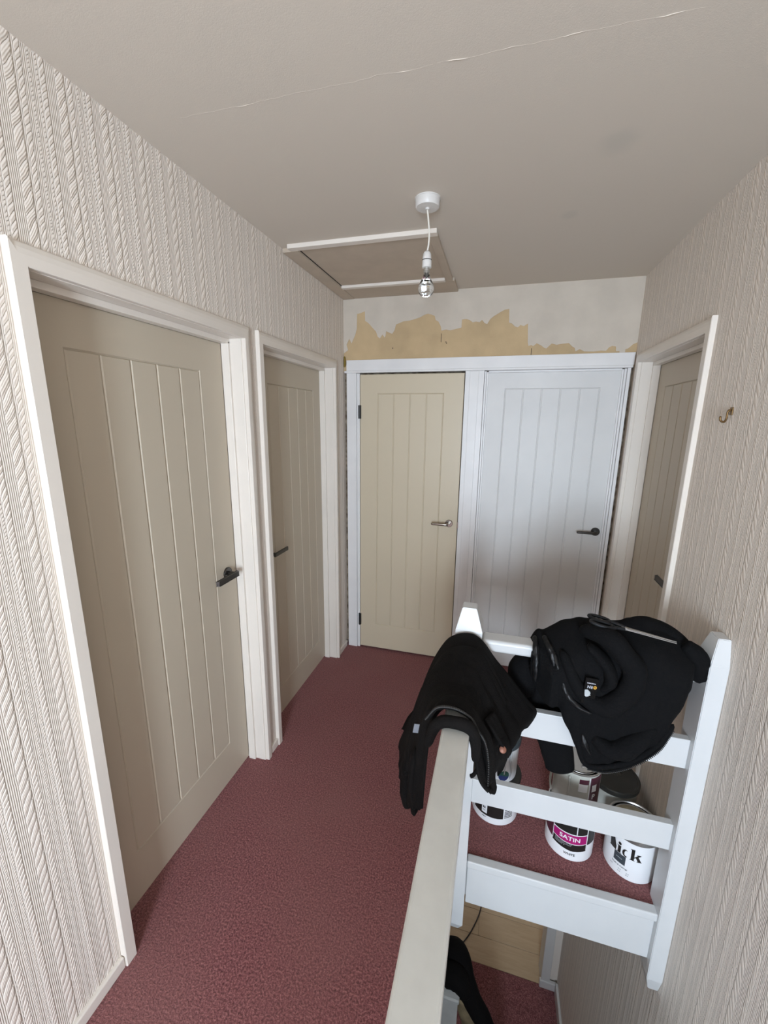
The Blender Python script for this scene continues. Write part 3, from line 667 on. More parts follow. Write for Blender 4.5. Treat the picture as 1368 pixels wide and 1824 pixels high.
# ------------------------------------------------------------------ CLOTHES
def shell(me, th):
    """give a cloth sheet thickness"""
    bm = bmesh.new(); bm.from_mesh(me); bmesh.ops.recalc_face_normals(bm, faces=bm.faces)
    bmesh.ops.solidify(bm, geom=bm.faces[:], thickness=th); bm.to_mesh(me); bm.free()
    me.polygons.foreach_set('use_smooth', [True]*len(me.polygons)); return me
def sheet(name, stations, nu, nv, fold=0.0, ff=(9, 6), seed=0.0, th=0.006, hem=0.0, origin=(0, 0, 0)):
    """cloth through cross sections (lists of 3D points), with soft folds pushed along the normal"""
    rows = [catmull(s, nv) for s in stations]
    cols = [catmull([r[j] for r in rows], nu) for j in range(nv+1)]
    O = Vector(origin)
    G = [[cols[j][i] for j in range(nv+1)] for i in range(nu+1)]
    V, F = [], []
    for i in range(nu+1):
        for j in range(nv+1):
            p = G[i][j]
            a = G[min(i+1, nu)][j]-G[max(i-1, 0)][j]; b = G[i][min(j+1, nv)]-G[i][max(j-1, 0)]
            nrm = a.cross(b); nrm = nrm.normalized() if nrm.length > 1e-9 else Vector((0, 0, 1))
            t = abs(j/nv-0.5)*2
            d = fold*(0.25+0.75*t)*(noise.noise(Vector((i/nu*ff[0]+seed, j/nv*ff[1]*0.35, seed)))*1.3 + 0.45*noise.noise(Vector((i/nu*ff[0]*2.3, j/nv*ff[1], seed+5))))
            q = p + nrm*d
            if hem and (j == 0 or j == nv): q.z += hem*noise.noise(Vector((i/nu*11, seed+j, 3)))
            V.append(q-O)
    for i in range(nu):
        for j in range(nv): F.append((i*(nv+1)+j, i*(nv+1)+j+1, (i+1)*(nv+1)+j+1, (i+1)*(nv+1)+j))
    return shell(mesh(name, V, F, True), th)
G1 = {1.30: [(-0.274, 0.563), (-0.249, 0.617), (-0.219, 0.666), (-0.197, 0.756), (-0.165, 0.862), (-0.126, 0.945), (-0.097, 0.973), (-0.065, 0.984), (-0.037, 0.982), (-0.008, 0.96), (0.032, 0.908), (0.081, 0.854), (0.14, 0.785), (0.175, 0.746), (0.17, 0.706)],
 1.22: [(-0.261, 0.55), (-0.238, 0.625), (-0.217, 0.697), (-0.196, 0.779), (-0.17, 0.858), (-0.137, 0.932), (-0.103, 0.969), (-0.062, 0.982), (-0.023, 0.976), (0.01, 0.943), (0.047, 0.88), (0.079, 0.816), (0.121, 0.763), (0.131, 0.741), (0.108, 0.708)],
 1.12: [(-0.238, 0.563), (-0.219, 0.649), (-0.203, 0.726), (-0.185, 0.802), (-0.164, 0.872), (-0.132, 0.931), (-0.095, 0.963), (-0.058, 0.969), (-0.025, 0.953), (0.002, 0.906), (0.03, 0.849), (0.058, 0.798), (0.085, 0.765), (0.093, 0.738), (0.085, 0.716)],
 1.03: [(-0.195, 0.545), (-0.189, 0.636), (-0.181, 0.718), (-0.171, 0.798), (-0.157, 0.867), (-0.13, 0.924), (-0.092, 0.956), (-0.053, 0.957), (-0.024, 0.933), (-0.006, 0.882), (0.013, 0.842), (0.032, 0.81), (0.05, 0.787), (0.052, 0.76), (0.045, 0.72)],
 0.97: [(-0.161, 0.601), (-0.16, 0.683), (-0.156, 0.769), (-0.149, 0.847), (-0.136, 0.914), (-0.113, 0.95), (-0.082, 0.968), (-0.05, 0.965), (-0.021, 0.94), (-0.008, 0.886), (0.005, 0.846), (0.018, 0.805), (0.029, 0.764), (0.04, 0.731), (0.05, 0.714)],
 0.93: [(-0.135, 0.644), (-0.133, 0.721), (-0.13, 0.803), (-0.124, 0.874), (-0.113, 0.931), (-0.097, 0.961), (-0.078, 0.974), (-0.052, 0.973), (-0.026, 0.950), (-0.016, 0.898), (-0.011, 0.857), (-0.004, 0.818), (0.006, 0.781), (0.016, 0.761), (0.031, 0.746)]}
O1 = (-0.057, 1.12, 0.945)
tr = tag(empty('black_trousers', O1), 'black work trousers with a zip and copper rivet, flung over the cream handrail', 'trousers')
stat = [[(x, y, z) for x, z in G1[y]] for y in (1.30, 1.22, 1.12, 1.03, 0.97, 0.93)]
put('body', sheet('body', stat, 60, 90, 0.010, (8, 7), 2.0, 0.008, 0.03, O1), M['cloth'], tr)
put('waistband', tube('waistband', [Vector(p)-Vector(O1) for p in ((-0.128, 0.915, 0.86), (-0.112, 0.902, 0.925), (-0.092, 0.895, 0.958), (-0.056, 0.893, 0.966), (-0.022, 0.897, 0.955), (-0.006, 0.905, 0.91), (-0.004, 0.92, 0.84))], [0.010, 0.014, 0.016, 0.016, 0.015, 0.013, 0.010], 40, 14, wob=0.2, seed=5), M['cloth'], tr)
# second layer: leg folded back on top, a little inside the outline
def inset(y, dz, k0, k1, sx=1.0):
    P = G1[y]; return [(-0.06+(x+0.06)*sx, y-0.006, z+dz) for x, z in P[k0:k1]]
put('folded_leg', sheet('folded_leg', [inset(1.26 if False else 1.22, 0.010, 2, 12, 0.98), inset(1.12, 0.014, 1, 12, 1.02), inset(1.03, 0.012, 1, 13, 1.04), inset(0.97, 0.006, 0, 13, 1.04)], 40, 60, 0.009, (6, 8), 7.0, 0.008, 0.03, O1), M['cloth'], tr)
# lower leg cuff hanging on the landing side
put('leg_cuff', tube('leg_cuff', [(-0.190-O1[0], 1.10-O1[1], 0.70-O1[2]), (-0.205-O1[0], 1.10-O1[1], 0.62-O1[2]), (-0.208-O1[0], 1.08-O1[1], 0.555-O1[2]), (-0.200-O1[0], 1.06-O1[1], 0.50-O1[2])], [0.045, 0.055, 0.05, 0.035], 30, 18, wob=0.35, flat=0.5, freq=22, seed=3), M['cloth'], tr)
put('leg_cuff', tube('leg_cuff', [(-0.170-O1[0], 0.99-O1[1], 0.78-O1[2]), (-0.172-O1[0], 0.985-O1[1], 0.68-O1[2]), (-0.166-O1[0], 0.98-O1[1], 0.60-O1[2]), (-0.160-O1[0], 0.98-O1[1], 0.585-O1[2])], [0.03, 0.032, 0.026, 0.02], 30, 18, wob=0.35, flat=0.45, freq=22, seed=9), M['cloth'], tr)
zp = [(-0.132, 0.905, 0.950), (-0.105, 0.915, 0.981), (-0.062, 0.920, 0.984), (-0.022, 0.925, 0.962), (-0.002, 0.935, 0.922), (0.018, 0.945, 0.880), (0.029, 0.940, 0.828), (0.032, 0.945, 0.750)]
fl_ = sheet('fly', [[(x-0.0, y, z) for x, y, z in zp], [(-0.126, 0.965, 0.93), (-0.10, 0.970, 0.972), (-0.062, 0.972, 0.980), (-0.02, 0.975, 0.958), (0.004, 0.985, 0.915), (0.030, 0.99, 0.87), (0.045, 0.985, 0.82), (0.052, 0.985, 0.735)]], 14, 60, 0.003, (3, 9), 4, 0.006, 0.0, O1)
fl_o = put('fly', fl_, M['cloth'], tr)
zz = catmull(zp, 74); tooth = boxm('zip_tooth', -0.0016, 0.0016, -0.003, 0.003, -0.0012, 0.0012)
zt_o = put('zip', tube('zip', [Vector(p)-Vector(O1)+Vector((0, -0.004, 0.003)) for p in zp], 0.0022, 60, 8), M['cloth'], tr)
for p in zz: put('zip_tooth', tooth, M['zip'], zt_o, Vector(p)-Vector(O1)+Vector((0.0, -0.0055, 0.005)))
put('flap', sheet('flap', [[(0.015, 1.03, 0.885), (0.045, 1.03, 0.845), (0.069, 1.03, 0.805), (0.066, 1.03, 0.765)], [(0.04, 1.09, 0.87), (0.07, 1.085, 0.815), (0.095, 1.08, 0.765), (0.088, 1.08, 0.732)]], 14, 24, 0.002, (3, 3), 1, 0.008, 0.0, O1), M['cloth'], tr)
rv = put('rivet', lathe('rivet', [(0.0095, 0), (0.0095, 0.002), (0.007, 0.004), (0, 0.0045)], 24), M['copper'], tr, Vector((0.0665, 1.030, 0.800))-Vector(O1))
rv.rotation_euler = (Vector((0.15, -0.75, 0.6))).to_track_quat('Z', 'Y').to_euler()
put('care_tag', boxm('care_tag', -0.008, 0.008, -0.001, 0.001, -0.016, 0.012), M['grey'], tr, Vector((-0.172, 1.0, 0.838))-Vector(O1), (0, 0.15, 0.3))
put('belt_loop', tube('belt_loop', [Vector(p)-Vector(O1) for p in ((0.004, 0.96, 0.79), (-0.006, 0.952, 0.772), (-0.016, 0.95, 0.765))], 0.006, 12, 8, flat=0.6), M['cloth'], tr)
# ---- hooded top over the cross rail
O2 = (0.38, 1.36, 0.957)
hd_ = tag(empty('black_hooded_top', O2), 'black fleece hooded top with zip and printed neck label, heaped over the white cross rail', 'jacket')
def lerp(tab, x):
    if x <= tab[0][0]: return tab[0][1]
    for (a, b), (c, d) in zip(tab, tab[1:]):
        if x <= c: return b+(d-b)*(x-a)/(c-a) if c > a else d
    return tab[-1][1]
TOP = [(0.150, 0.955), (0.158, 0.99), (0.198, 1.000), (0.238, 1.033), (0.298, 1.056), (0.354, 1.055), (0.404, 1.055), (0.45, 1.069), (0.496, 1.079), (0.544, 1.064), (0.584, 1.047), (0.618, 1.024), (0.640, 0.985)]
BOT = [(0.140, 0.91), (0.176, 0.80), (0.245, 0.784), (0.292, 0.697), (0.331, 0.599), (0.37, 0.595), (0.41, 0.606), (0.448, 0.626), (0.491, 0.659), (0.524, 0.701), (0.553, 0.764), (0.572, 0.823), (0.590, 0.860), (0.640, 0.880)]
ST = []
for k in range(26):
    x = 0.150+0.465*k/25
    zt, zb = lerp(TOP, x), lerp(BOT, x)
    e = min(1, (x-0.145)/0.06, (0.622-x)/0.05); e = max(0.15, e)
    fy = 1.335-0.075*e
    mid = zb+(zt-zb)*0.5
    ST.append([(x, 1.435+0.02*e, 0.80), (x, 1.445+0.03*e, 0.90), (x, 1.425+0.01*e, zt-0.03), (x, 1.39, zt-0.002), (x, 1.345-0.01*e, zt-0.022), (x, fy+0.008, zt-0.07*e-0.005), (x, fy-0.012*e, mid), (x, fy-0.002, zb+(zt-zb)*0.2), (x, fy+0.012, zb)])
put('body', sheet('body', ST, 90, 80, 0.012, (10, 5), 11.0, 0.008, 0.012, O2), M['fleece'], hd_)
def ht_(nm, pts, r, m, **k): return put(nm, tube(nm, [Vector(p)-Vector(O2) for p in pts], r, 70, 18, **k), m, hd_)
ht_('hood', [(0.285, 1.330, 1.045), (0.345, 1.270, 1.060), (0.400, 1.245, 1.015), (0.428, 1.240, 0.962), (0.412, 1.242, 0.888), (0.368, 1.245, 0.842), (0.318, 1.246, 0.852), (0.278, 1.25, 0.900), (0.256, 1.262, 0.945), (0.232, 1.290, 0.985)], [0.02, 0.030, 0.033, 0.034, 0.034, 0.032, 0.024, 0.020, 0.018, 0.012], M['fleece'], wob=0.22, freq=14, seed=1)
ht_('hood_panel', [(0.30, 1.262, 1.03), (0.352, 1.256, 0.985), (0.372, 1.255, 0.925), (0.350, 1.258, 0.885)], [0.02, 0.030, 0.03, 0.012], M['fleece'], wob=0.3, freq=18, seed=6, flat=0.6)
ht_('shoulder', [(0.33, 1.385, 1.035), (0.40, 1.385, 1.035), (0.48, 1.385, 1.050), (0.55, 1.38, 1.040), (0.60, 1.365, 1.010)], [0.02, 0.030, 0.034, 0.034, 0.02], M['fleece'], wob=0.3, freq=14, seed=4)
ht_('cuff', [(0.575, 1.33, 1.040), (0.602, 1.325, 1.020), (0.622, 1.325, 0.995), (0.628, 1.33, 0.955), (0.618, 1.335, 0.925)], [0.018, 0.024, 0.024, 0.024, 0.018], M['fleece'], wob=0.4, freq=26, seed=5)
ht_('hem_roll', [(0.300, 1.278, 0.72), (0.335, 1.268, 0.612), (0.400, 1.268, 0.612), (0.470, 1.270, 0.652), (0.530, 1.272, 0.72), (0.566, 1.278, 0.80)], 0.009, M['fleece'], wob=0.2, seed=8)
ht_('pocket', [(0.345, 1.262, 0.72), (0.40, 1.252, 0.69), (0.46, 1.255, 0.72), (0.515, 1.266, 0.79)], [0.012, 0.03, 0.03, 0.012], M['fleece'], wob=0.25, flat=1.0, seed=12)
ht_('sleeve', [(0.230, 1.445, 0.895), (0.205, 1.45, 0.80), (0.225, 1.445, 0.68), (0.262, 1.44, 0.565), (0.288, 1.44, 0.46), (0.298, 1.44, 0.405)], [0.035, 0.042, 0.04, 0.034, 0.030, 0.028], M['fleece'], wob=0.2, flat=1.85, freq=12, seed=2)
ht_('sleeve_fold', [(0.20, 1.40, 0.905), (0.165, 1.415, 0.855), (0.14, 1.42, 0.79), (0.155, 1.42, 0.72)], [0.03, 0.05, 0.055, 0.04], M['fleece'], wob=0.2, freq=12, seed=3)
ht_('lining_fold', [(0.157, 1.350, 0.990), (0.160, 1.312, 0.968), (0.163, 1.292, 0.92), (0.166, 1.290, 0.86)], [0.006, 0.009, 0.009, 0.006], M['satin'], wob=0.35, seed=1, freq=50)
ht_('lining_fold', [(0.184, 1.345, 0.998), (0.200, 1.298, 0.978), (0.214, 1.280, 0.945), (0.220, 1.275, 0.91)], [0.006, 0.010, 0.010, 0.005], M['satin'], wob=0.35, seed=2, freq=50)
ht_('lining_fold', [(0.200, 1.315, 0.990), (0.222, 1.274, 0.945), (0.240, 1.260, 0.895), (0.262, 1.247, 0.855), (0.295, 1.241, 0.826), (0.33, 1.236, 0.815)], [0.005, 0.010, 0.011, 0.010, 0.008, 0.004], M['satin'], wob=0.35, seed=3, freq=50)
ht_('lining_fold', [(0.318, 1.262, 0.72), (0.328, 1.256, 0.69), (0.345, 1.256, 0.655)], [0.004, 0.008, 0.004], M['satin'], wob=0.5, seed=9, freq=34)
zp2 = [(0.345, 1.264, 0.596), (0.40, 1.262, 0.600), (0.47, 1.262, 0.642), (0.53, 1.264, 0.708), (0.562, 1.270, 0.785)]
z2 = ht_('zip', zp2, 0.003, M['fleece'])
for p in catmull(zp2, 60): put('zip_tooth', tooth, M['zip'], z2, Vector(p)-Vector(O2)+Vector((0.002, -0.003, -0.002)))
put('zip_slider', boxm('zip_slider', -0.010, 0.010, -0.003, 0.003, -0.003, 0.003, 0.001), M['metal'], hd_, Vector((0.338, 1.262, 0.600))-Vector(O2), (0, 0.1, 0.2))
# neck label: black tab, white lettering upside down, orange ring, pale worn print
lb = put('neck_label', boxm('neck_label', -0.019, 0.021, -0.0008, 0.0008, -0.052, 0.028), M['cloth'], hd_, Vector((0.316, 1.236, 0.905))-Vector(O2), (math.radians(-8), math.radians(10), 0.25))
def flatlet(body, size, x, z, m, bold=0.0, rot=math.pi):
    me = text_mesh(body, size, 0.0002, bold)
    put('lettering', me, m, lb, (x, -0.0012, z), (math.radians(90), rot, 0))
flatlet('RN', 0.0125, -0.002, 0.001, M['tagwhite'], 0.0003); flatlet('WORKWEAR', 0.0046, 0.000, 0.0125, M['tagwhite'], 0.0002)
put('ring', lathe('ring', [(0.0028, 0), (0.0028, 0.0006), (0.0052, 0.0006), (0.0052, 0)], 20, cap=False), M['orange'], lb, (0.0135, -0.0008, 0.001), (math.radians(90), 0, 0))
put('ring_bar', boxm('ring_bar', -0.0042, 0.0042, -0.0004, 0.0004, -0.0007, 0.0007), M['orange'], lb, (0.0135, -0.0012, 0.001), (0, math.radians(-45), 0))
put('worn_print', ribbon_prism('worn_print', [(-0.016, -0.010), (-0.008, -0.008), (0.001, -0.014), (0.004, -0.020), (0.002, -0.021), (0.005, -0.026), (0.001, -0.026), (-0.002, -0.030), (-0.005, -0.029), (-0.008, -0.036), (-0.011, -0.032), (-0.014, -0.022)], -0.0016, -0.0008), M['taggrey'], lb)
put('worn_print', ribbon_prism('worn_print', [(-0.006, -0.040), (0.000, -0.036), (0.006, -0.040), (0.004, -0.048), (-0.001, -0.050)], -0.0016, -0.0008), M['grey'], lb)
# ---- scissors on top
sc = tag(empty('scissors', (0.408, 1.305, 1.078)), 'steel scissors with dark grips lying on the black hooded top', 'scissors')
sc.rotation_euler = Vector((0.235, -0.02, -0.034)).to_track_quat('X', 'Z').to_euler()
def ov(nm, cx, cyy, a, b, r): return put(nm, tube(nm, [(cx+a*math.cos(t*2*math.pi/14), cyy+b*math.sin(t*2*math.pi/14), 0) for t in range(15)], r, 56, 10, closed_ends=False), M['scis'], sc)
ov('finger_grip', -0.072, 0.020, 0.030, 0.015, 0.0052); ov('finger_grip', -0.066, -0.017, 0.034, 0.016, 0.0052)
for s, dz in ((1, 0.0015), (-1, -0.0015)):
    put('grip_shank', tube('grip_shank', [(-0.045, 0.016*s, dz), (-0.02, 0.009*s, dz), (0.0, 0.003*s, dz)], [0.006, 0.0055, 0.004], 16, 10), M['scis'], sc)
    put('blade', ribbon_prism('blade', [(-0.012, -0.005), (0.0, -0.0075), (0.05, -0.006), (0.135, -0.0008), (0.136, 0.0008), (0.05, 0.0035), (0.0, 0.0055), (-0.012, 0.005)], dz-0.001, dz+0.001), M['steel'], sc, (0, 0, 0), (math.radians(90), 0, 0.014*s))
put('pivot', lathe('pivot', [(0.004, -0.004), (0.004, 0.004), (0.0, 0.0045)], 16), M['steel'], sc)


# ------------------------------------------------------------------ PAINT CANS
def facing(x, y): return math.atan2(-y, -x)          # towards the viewer's side of the landing
def wrapped(parent, body, size, r, ang, z, m, bold=0.0, sx=1.0): put('lettering', wrap(text_mesh(body, size, 0.0002, bold, sx), r, ang, z), m, parent)
def bars(parent, n, hgt, r, ang, z, m):
    for k in range(n): put('small_print', band('small_print', r+0.0006, z-hgt/2, z+hgt/2, ang+(k-n/2)*0.062, ang+(k-n/2)*0.062+0.042, 3), m, parent)
def can_body(e, r, h, m, rim=True):
    put('body', lathe('body', [(r-0.003, 0.0), (r, 0.003), (r, h-0.006), (r-0.001, h-0.004)], 56), m, e)
    if rim: put('rim', lathe('rim', [(r-0.002, h-0.006), (r+0.002, h-0.004), (r+0.002, h), (r-0.003, h), (r-0.005, h-0.004), (r-0.012, h-0.004), (r-0.013, h-0.002), (r-0.018, h-0.002)], 56, cap=False), M['metal'], e)
def bail(e, r, z, a0, drop, m):
    """wire handle hanging down one side"""
    pts = []
    for k in range(13):
        t = k/12; a = a0-math.pi/2+math.pi*t; rr_ = r+0.006
        pts.append((rr_*math.cos(a), rr_*math.sin(a), z-drop*math.sin(math.pi*t)))
    put('wire_handle', tube('wire_handle', pts, 0.0017, 48, 8), m, e)
# white tin: magenta SATIN label
x, y = 0.385, 1.535; r, h = 0.0905, 0.197
c = tag(empty('paint_can', (x, y, 0)), 'white paint tin with magenta SATIN label under the lower rail', 'paint can')
can_body(c, r, h, M['tin']); A = facing(x, y)+0.13
put('lid', lathe('lid', [(0, h-0.006), (r-0.017, h-0.006), (r-0.016, h-0.003), (r-0.013, h-0.003)], 56), M['metal'], c)
put('label_dark', band('label_dark', r, 0.052, h-0.01, A-0.78, A+0.66, 30, None, lambda t: -0.004+0.012*abs(t-0.55)), M['ink'], c)
put('label_side', band('label_side', r, 0.075, h-0.01, A-1.5, A-0.80, 20, None, lambda t: -0.012*t), M['maroon'], c)
put('label_side', band('label_side', r, 0.080, h-0.01, A+0.70, A+1.2, 20), M['ink'], c)
put('label_line', band('label_line', r+0.0004, 0.085, 0.128, A-0.78, A+0.66, 30, lambda t: 0.004*(t-0.5), lambda t: -0.004*math.sin(math.pi*t)), M['tin'], c)
put('label_magenta', band('label_magenta', r+0.0007, 0.088, 0.124, A-0.76, A+0.64, 30, lambda t: 0.004*(t-0.5), lambda t: -0.004*math.sin(math.pi*t)), M['magenta'], c)
put('label_seam', band('label_seam', r+0.0006, 0.128, h-0.012, A+0.18, A+0.215, 4), M['tin'], c)
put('label_edge', band('label_edge', r+0.0006, 0.058, h-0.012, A+0.645, A+0.675, 4), M['tin'], c)
put('label_edge', band('label_edge', r+0.0006, 0.060, h-0.012, A-0.79, A-0.76, 4), M['tin'], c)
wrapped(c, 'SATIN', 0.026, r+0.001, A-0.06, 0.1045, M['tin'], 0.0004, 1.08)
wrapped(c, 'WHITE', 0.0135, r, A-0.02, 0.031, M['ink'], 0.0003)
for q, (zl_, wd_) in enumerate(((0.0765, 0.72), (0.0705, 0.62), (0.0645, 0.42))):
    for g_ in range(int(wd_*26)):
        a = A-0.66+g_*0.043
        if random.random() < 0.82: put('small_print', band('small_print', r+0.0006, zl_, zl_+0.0022, a, a+0.028, 2), M['taggrey'], c)
# can standing on it
c2 = tag(empty('paint_can', (x+0.003, y+0.012, 0.1975)), 'pale drippy paint can stacked on the magenta SATIN tin', 'paint can')
r2, h2 = 0.084, 0.190
can_body(c2, r2, h2, M['tincream']); A2 = facing(x, y)
put('lid', lathe('lid', [(0, h2-0.005), (r2-0.016, h2-0.005), (r2-0.014, h2-0.002)], 56), M['metal'], c2)
put('label_strip', band('label_strip', r2, 0.01, h2-0.012, A2+0.62, A2+1.35, 20), M['maroon'], c2)
put('label_edge', band('label_edge', r2+0.0003, 0.01, h2-0.012, A2+0.60, A2+0.64, 4), M['tin'], c2)
put('label_patch', band('label_patch', r2+0.0004, h2-0.040, h2-0.020, A2+0.16, A2+0.56, 10), M['maroon'], c2)
put('label_patch', band('label_patch', r2+0.0004, h2-0.075, h2-0.041, A2+0.14, A2+0.52, 10), M['tin'], c2)
put('label_box', band('label_box', r2+0.0006, h2-0.075, h2-0.045, A2+0.74, A2+0.98, 8), M['tin'], c2)
wrapped(c2, 'P', 0.030, r2+0.0006, A2+0.86, h2-0.098, M['tin'], 0.0006); wrapped(c2, 'A', 0.030, r2+0.0006, A2+0.86, h2-0.130, M['tin'], 0.0006)
put('drip', tube('drip', [(r2*math.cos(A2-0.25), r2*math.sin(A2-0.25), h2-0.02), (r2*math.cos(A2-0.23), r2*math.sin(A2-0.23), h2-0.07), (r2*math.cos(A2-0.25), r2*math.sin(A2-0.25), h2-0.13)], [0.006, 0.005, 0.004], 20, 8), M['tincream'], c2)
put('wire_handle', tube('wire_handle', [(-r2, -0.01, h2-0.06), (-r2-0.012, -0.015, h2-0.075), (-r2-0.014, -0.02, h2-0.11), (-r2-0.008, -0.025, h2-0.15)], 0.0045, 30, 8), M['tincream'], c2)
# white tin: Lick
x, y = 0.602, 1.512; r, h = 0.089, 0.191
c3 = tag(empty('paint_can', (x, y, 0)), 'white paint tin lettered Lick beside the right newel post', 'paint can')
can_body(c3, r, h, M['tin']); A = facing(x, y)+0.30
put('collar', band('collar', r, h-0.020, h-0.005, 0, 2*math.pi, 60), M['metal'], c3)
put('lid', lathe('lid', [(0, h-0.010), (r-0.026, h-0.010), (r-0.022, h-0.006), (r-0.017, h-0.006), (r-0.014, h-0.003)], 56), M['gold'], c3)
put('lid_paint', lathe('lid_paint', [(0, 0.0012), (0.045, 0.001), (0.052, 0.0)], 32), M['paint'], c3, (0.004, 0.012, h-0.010))
def fat(parts, x0, sc, ang, z):
    bm = bmesh.new()
    for P in parts:
        vs = [bm.verts.new((x0+px*sc, py*sc*1.25, 0.0003)) for px, py in P]; f = bm.faces.new(vs)
    bmesh.ops.triangulate(bm, faces=bm.faces[:])
    bmesh.ops.subdivide_edges(bm, edges=[e for e in bm.edges if e.calc_length() > 0.008], cuts=1)
    bmesh.ops.triangulate(bm, faces=[f for f in bm.faces if len(f.verts) > 3])
    put('lettering', wrap(bm_mesh('lettering', bm), r, ang, z), M['ink'], c3)
SC = 0.050; AL = A-0.80
cres = [(0.20+0.22*math.cos(t), 0.25+0.26*math.sin(t)) for t in [math.radians(q) for q in range(52, 312, 20)]]
cres += [(0.26+0.13*math.cos(t), 0.25+0.22*math.sin(t)) for t in [math.radians(q) for q in range(300, 50, -25)]]
fat([[(0, 0), (0.56, 0), (0.58, 0.26), (0.54, 0.26), (0.46, 0.05), (0.30, 0.04), (0.30, 0.70), (0.40, 0.72), (0.40, 0.75), (0, 0.75), (0, 0.72), (0.08, 0.70), (0.08, 0.05), (0, 0.03)]], -0.55*SC, SC, AL, 0.100)
fat([[(0, 0), (0.36, 0), (0.36, 0.03), (0.29, 0.05), (0.29, 0.52), (0, 0.49), (0, 0.46), (0.08, 0.44), (0.08, 0.05), (0, 0.03)], [(0.18+0.115*math.cos(t*math.pi/6), 0.655+0.105*math.sin(t*math.pi/6)) for t in range(12)]], 0.06*SC, SC, AL, 0.100)
fat([cres], 0.48*SC, SC, AL, 0.100)
fat([[(0, 0), (0.34, 0), (0.34, 0.03), (0.28, 0.05), (0.28, 0.80), (0, 0.77), (0, 0.74), (0.07, 0.72), (0.07, 0.05), (0, 0.03)],
     [(0.28, 0.20), (0.56, 0.47), (0.70, 0.47), (0.70, 0.51), (0.42, 0.51), (0.42, 0.48), (0.49, 0.47), (0.28, 0.265)],
     [(0.36, 0.30), (0.52, 0.40), (0.76, 0.04), (0.80, 0.03), (0.80, 0), (0.46, 0), (0.46, 0.03), (0.52, 0.05)]], 0.96*SC, SC, AL, 0.100)
put('swatch', band('swatch', r, 0.058, 0.098, A-0.84, A-0.38, 12), M['slate'], c3)
bars(c3, 4, 0.003, r+0.0004, A-0.61, 0.080, M['taggrey'])
wrapped(c3, 'Walls & Ceilings', 0.0085, r, A-0.58, 0.046, M['slate'])
for dz, q in ((0.040, -0.42), (0.040, 0.02), (0.038, 0.40), (0.030, 0.00), (0.030, 0.38)):
    bars(c3, 2, 0.003, r, A-0.55+q*0.8, dz-0.008, M['taggrey'])
# dark-lidded tub behind it
c4 = tag(empty('paint_tub', (0.572, 1.702, 0)), 'pale paint tub with a broad dark lid behind the Lick tin', 'paint tub')
put('body', lathe('body', [(0.086, 0), (0.089, 0.004), (0.092, 0.205), (0.088, 0.206)], 56), M['tincream'], c4)
put('lid', lathe('lid', [(0.0965, 0.192), (0.098, 0.194), (0.098, 0.212), (0.095, 0.2155), (0.088, 0.2155), (0.086, 0.212), (0.0, 0.212)], 56), M['lid'], c4)
put('lid_stamp', lathe('lid_stamp', [(0.016, 0.2122), (0.014, 0.2132), (0.0, 0.2132)], 24), M['lid'], c4, (0.02, 0.015, 0))
# lower white tub with dark label and lid
x, y = 0.088, 1.612; r, h = 0.098, 0.192
c5 = tag(empty('paint_tub', (x, y, 0)), 'white tub with black label standing on the carpet by the left newel post', 'paint tub')
put('body', lathe('body', [(r-0.004, 0), (r, 0.004), (r, h), (r-0.004, h)], 56), M['tin'], c5); A = facing(x, y)
put('lid', lathe('lid', [(r+0.002, h-0.012), (r+0.004, h-0.010), (r+0.004, h+0.003), (r, h+0.005), (0, h+0.005)], 56), M['lid'], c5)
put('label', band('label', r, 0.036, h-0.02, A-0.95, A+0.42, 30), M['ink'], c5)
put('label', band('label', r, 0.036, h-0.02, A+0.46, A+1.3, 20), M['tin'], c5)
for q in range(7): put('bar', band('bar', r+0.0005, 0.040+q*0.0075, 0.0435+q*0.0075, A+0.47, A+0.86, 6), M['ink'], c5)
put('panel', band('panel', r+0.0005, 0.046, 0.090, A-0.52, A-0.28, 8), M['tin'], c5)
bars(c5, 2, 0.010, r+0.001, A-0.40, 0.074, M['ink']); bars(c5, 2, 0.004, r+0.001, A-0.40, 0.060, M['grey'])
bars(c5, 3, 0.004, r, A-0.40, 0.028, M['slate'])
# upper smeared tub
c6 = tag(empty('paint_tub', (x-0.006, y+0.004, h+0.0055)), 'smeared white tub with grey lid stacked on the black-labelled tub', 'paint tub')
r6, h6 = 0.0885, 0.165
put('body', lathe('body', [(r6-0.008, 0), (r6-0.004, 0.004), (r6, h6), (r6-0.004, h6)], 56), M['tin'], c6)
put('lid', lathe('lid', [(r6+0.001, h6-0.004), (r6+0.006, h6-0.002), (r6+0.006, h6+0.020), (r6+0.002, h6+0.024), (0, h6+0.024)], 56), M['bluegrey'], c6)
A6 = facing(x, y)+0.42
for (a, m_, z0, z1) in ((0.0, 'green', 0.040, 0.064), (0.0, 'blue', 0.016, 0.040)):
    up = m_ == 'green'
    put('globe_mark', band('globe_mark', r6-0.003, 0.040, 0.040, A6-0.27, A6+0.27, 20, (lambda t: 0.024*math.sqrt(max(0, 1-(2*t-1)**2))) if up else (lambda t: 0.004*math.sin(6*t)), (lambda t: 0.004*math.sin(6*t)) if up else (lambda t: -0.024*math.sqrt(max(0, 1-(2*t-1)**2))), 0.0012), M[m_], c6)
def onr(a, z, e=0.0): return ((r6+e-0.004*(1-z/h6))*math.cos(a), (r6+e-0.004*(1-z/h6))*math.sin(a), z)
put('paint_smear', tube('paint_smear', [onr(A6+0.30, h6-0.005), onr(A6+0.28, h6-0.04), onr(A6+0.36, h6-0.08), onr(A6+0.40, 0.05), onr(A6+0.3, 0.02)], [0.010, 0.016, 0.014, 0.010, 0.006], 40, 10, wob=0.5, flat=0.25), M['smear'], c6)
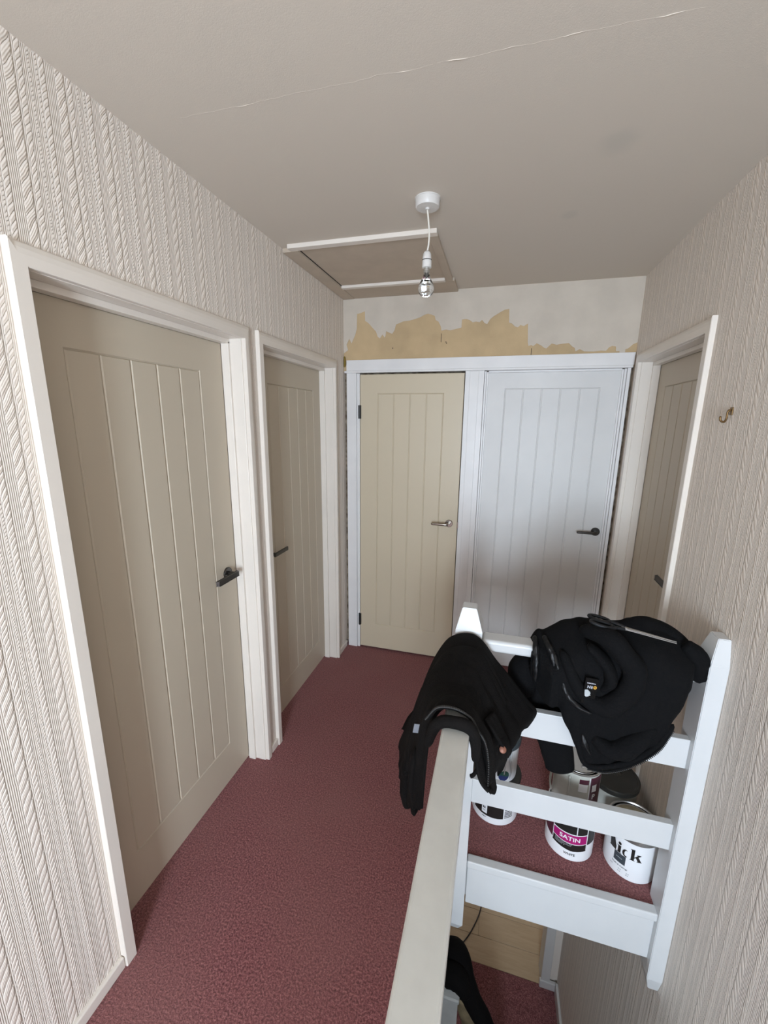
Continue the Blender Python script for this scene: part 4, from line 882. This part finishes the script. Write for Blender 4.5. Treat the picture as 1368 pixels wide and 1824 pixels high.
put('paint_drip', tube('paint_drip', [onr(A6+0.02, h6-0.03), onr(A6+0.02, 0.08), onr(A6+0.0, 0.045)], [0.004, 0.003, 0.002], 20, 8), M['smear'], c6)


# ------------------------------------------------------------------ HALL BELOW
nb = tag(empty('stair_newel', (-0.058, 1.82, ZH)), 'cream newel post at the foot of the stairs under a black jacket', 'post')
put('post', boxm('post', -0.046, 0.046, -0.045, 0.045, 0, 0.90, 0.003), M['rail'], nb)
put('cap', boxm('cap', -0.054, 0.054, -0.053, 0.053, 0.90, 0.93, 0.008), M['rail'], nb)
OJ = (-0.03, 1.86, -1.57)
jk = tag(empty('black_jacket', OJ), 'black jacket with tan lining hung on the newel at the foot of the stairs', 'jacket')
def jt(nm, pts, r, m, **k): return put(nm, tube(nm, [Vector(p)-Vector(OJ) for p in pts], r, 50, 20, **k), m, jk)
jt('body', [(-0.13, 2.00, -1.60), (-0.06, 1.97, -1.545), (-0.015, 1.935, -1.53), (0.025, 1.875, -1.58), (0.075, 1.845, -1.66), (0.160, 1.825, -1.79), (0.235, 1.80, -1.96), (0.275, 1.78, -2.16)], [0.06, 0.075, 0.07, 0.062, 0.055, 0.05, 0.045, 0.04], M['cloth'], wob=0.15, freq=10, seed=2)
jt('shoulder', [(-0.10, 1.86, -1.56), (-0.05, 1.86, -1.535), (-0.005, 1.85, -1.545), (0.03, 1.83, -1.61)], [0.06, 0.062, 0.06, 0.04], M['cloth'], wob=0.15, freq=10, seed=5)
jt('lining', [(0.02, 1.85, -1.62), (0.065, 1.855, -1.74), (0.105, 1.86, -1.92), (0.13, 1.86, -2.15)], [0.04, 0.055, 0.06, 0.055], M['tan'], wob=0.35, freq=16, seed=7, flat=1.3)
cb_ = tag(put('floor_cable', tube('floor_cable', [(-0.16, 2.44, 0.004), (-0.10, 2.53, 0.0045), (-0.01, 2.64, 0.0045), (0.06, 2.76, 0.0045), (0.12, 2.93, 0.0045), (0.13, 3.15, 0.0045)], 0.0045, 60, 8), M['black'], None, (0, 0, ZH)), 'thin black cable lying across the laminate floor downstairs', 'cable')
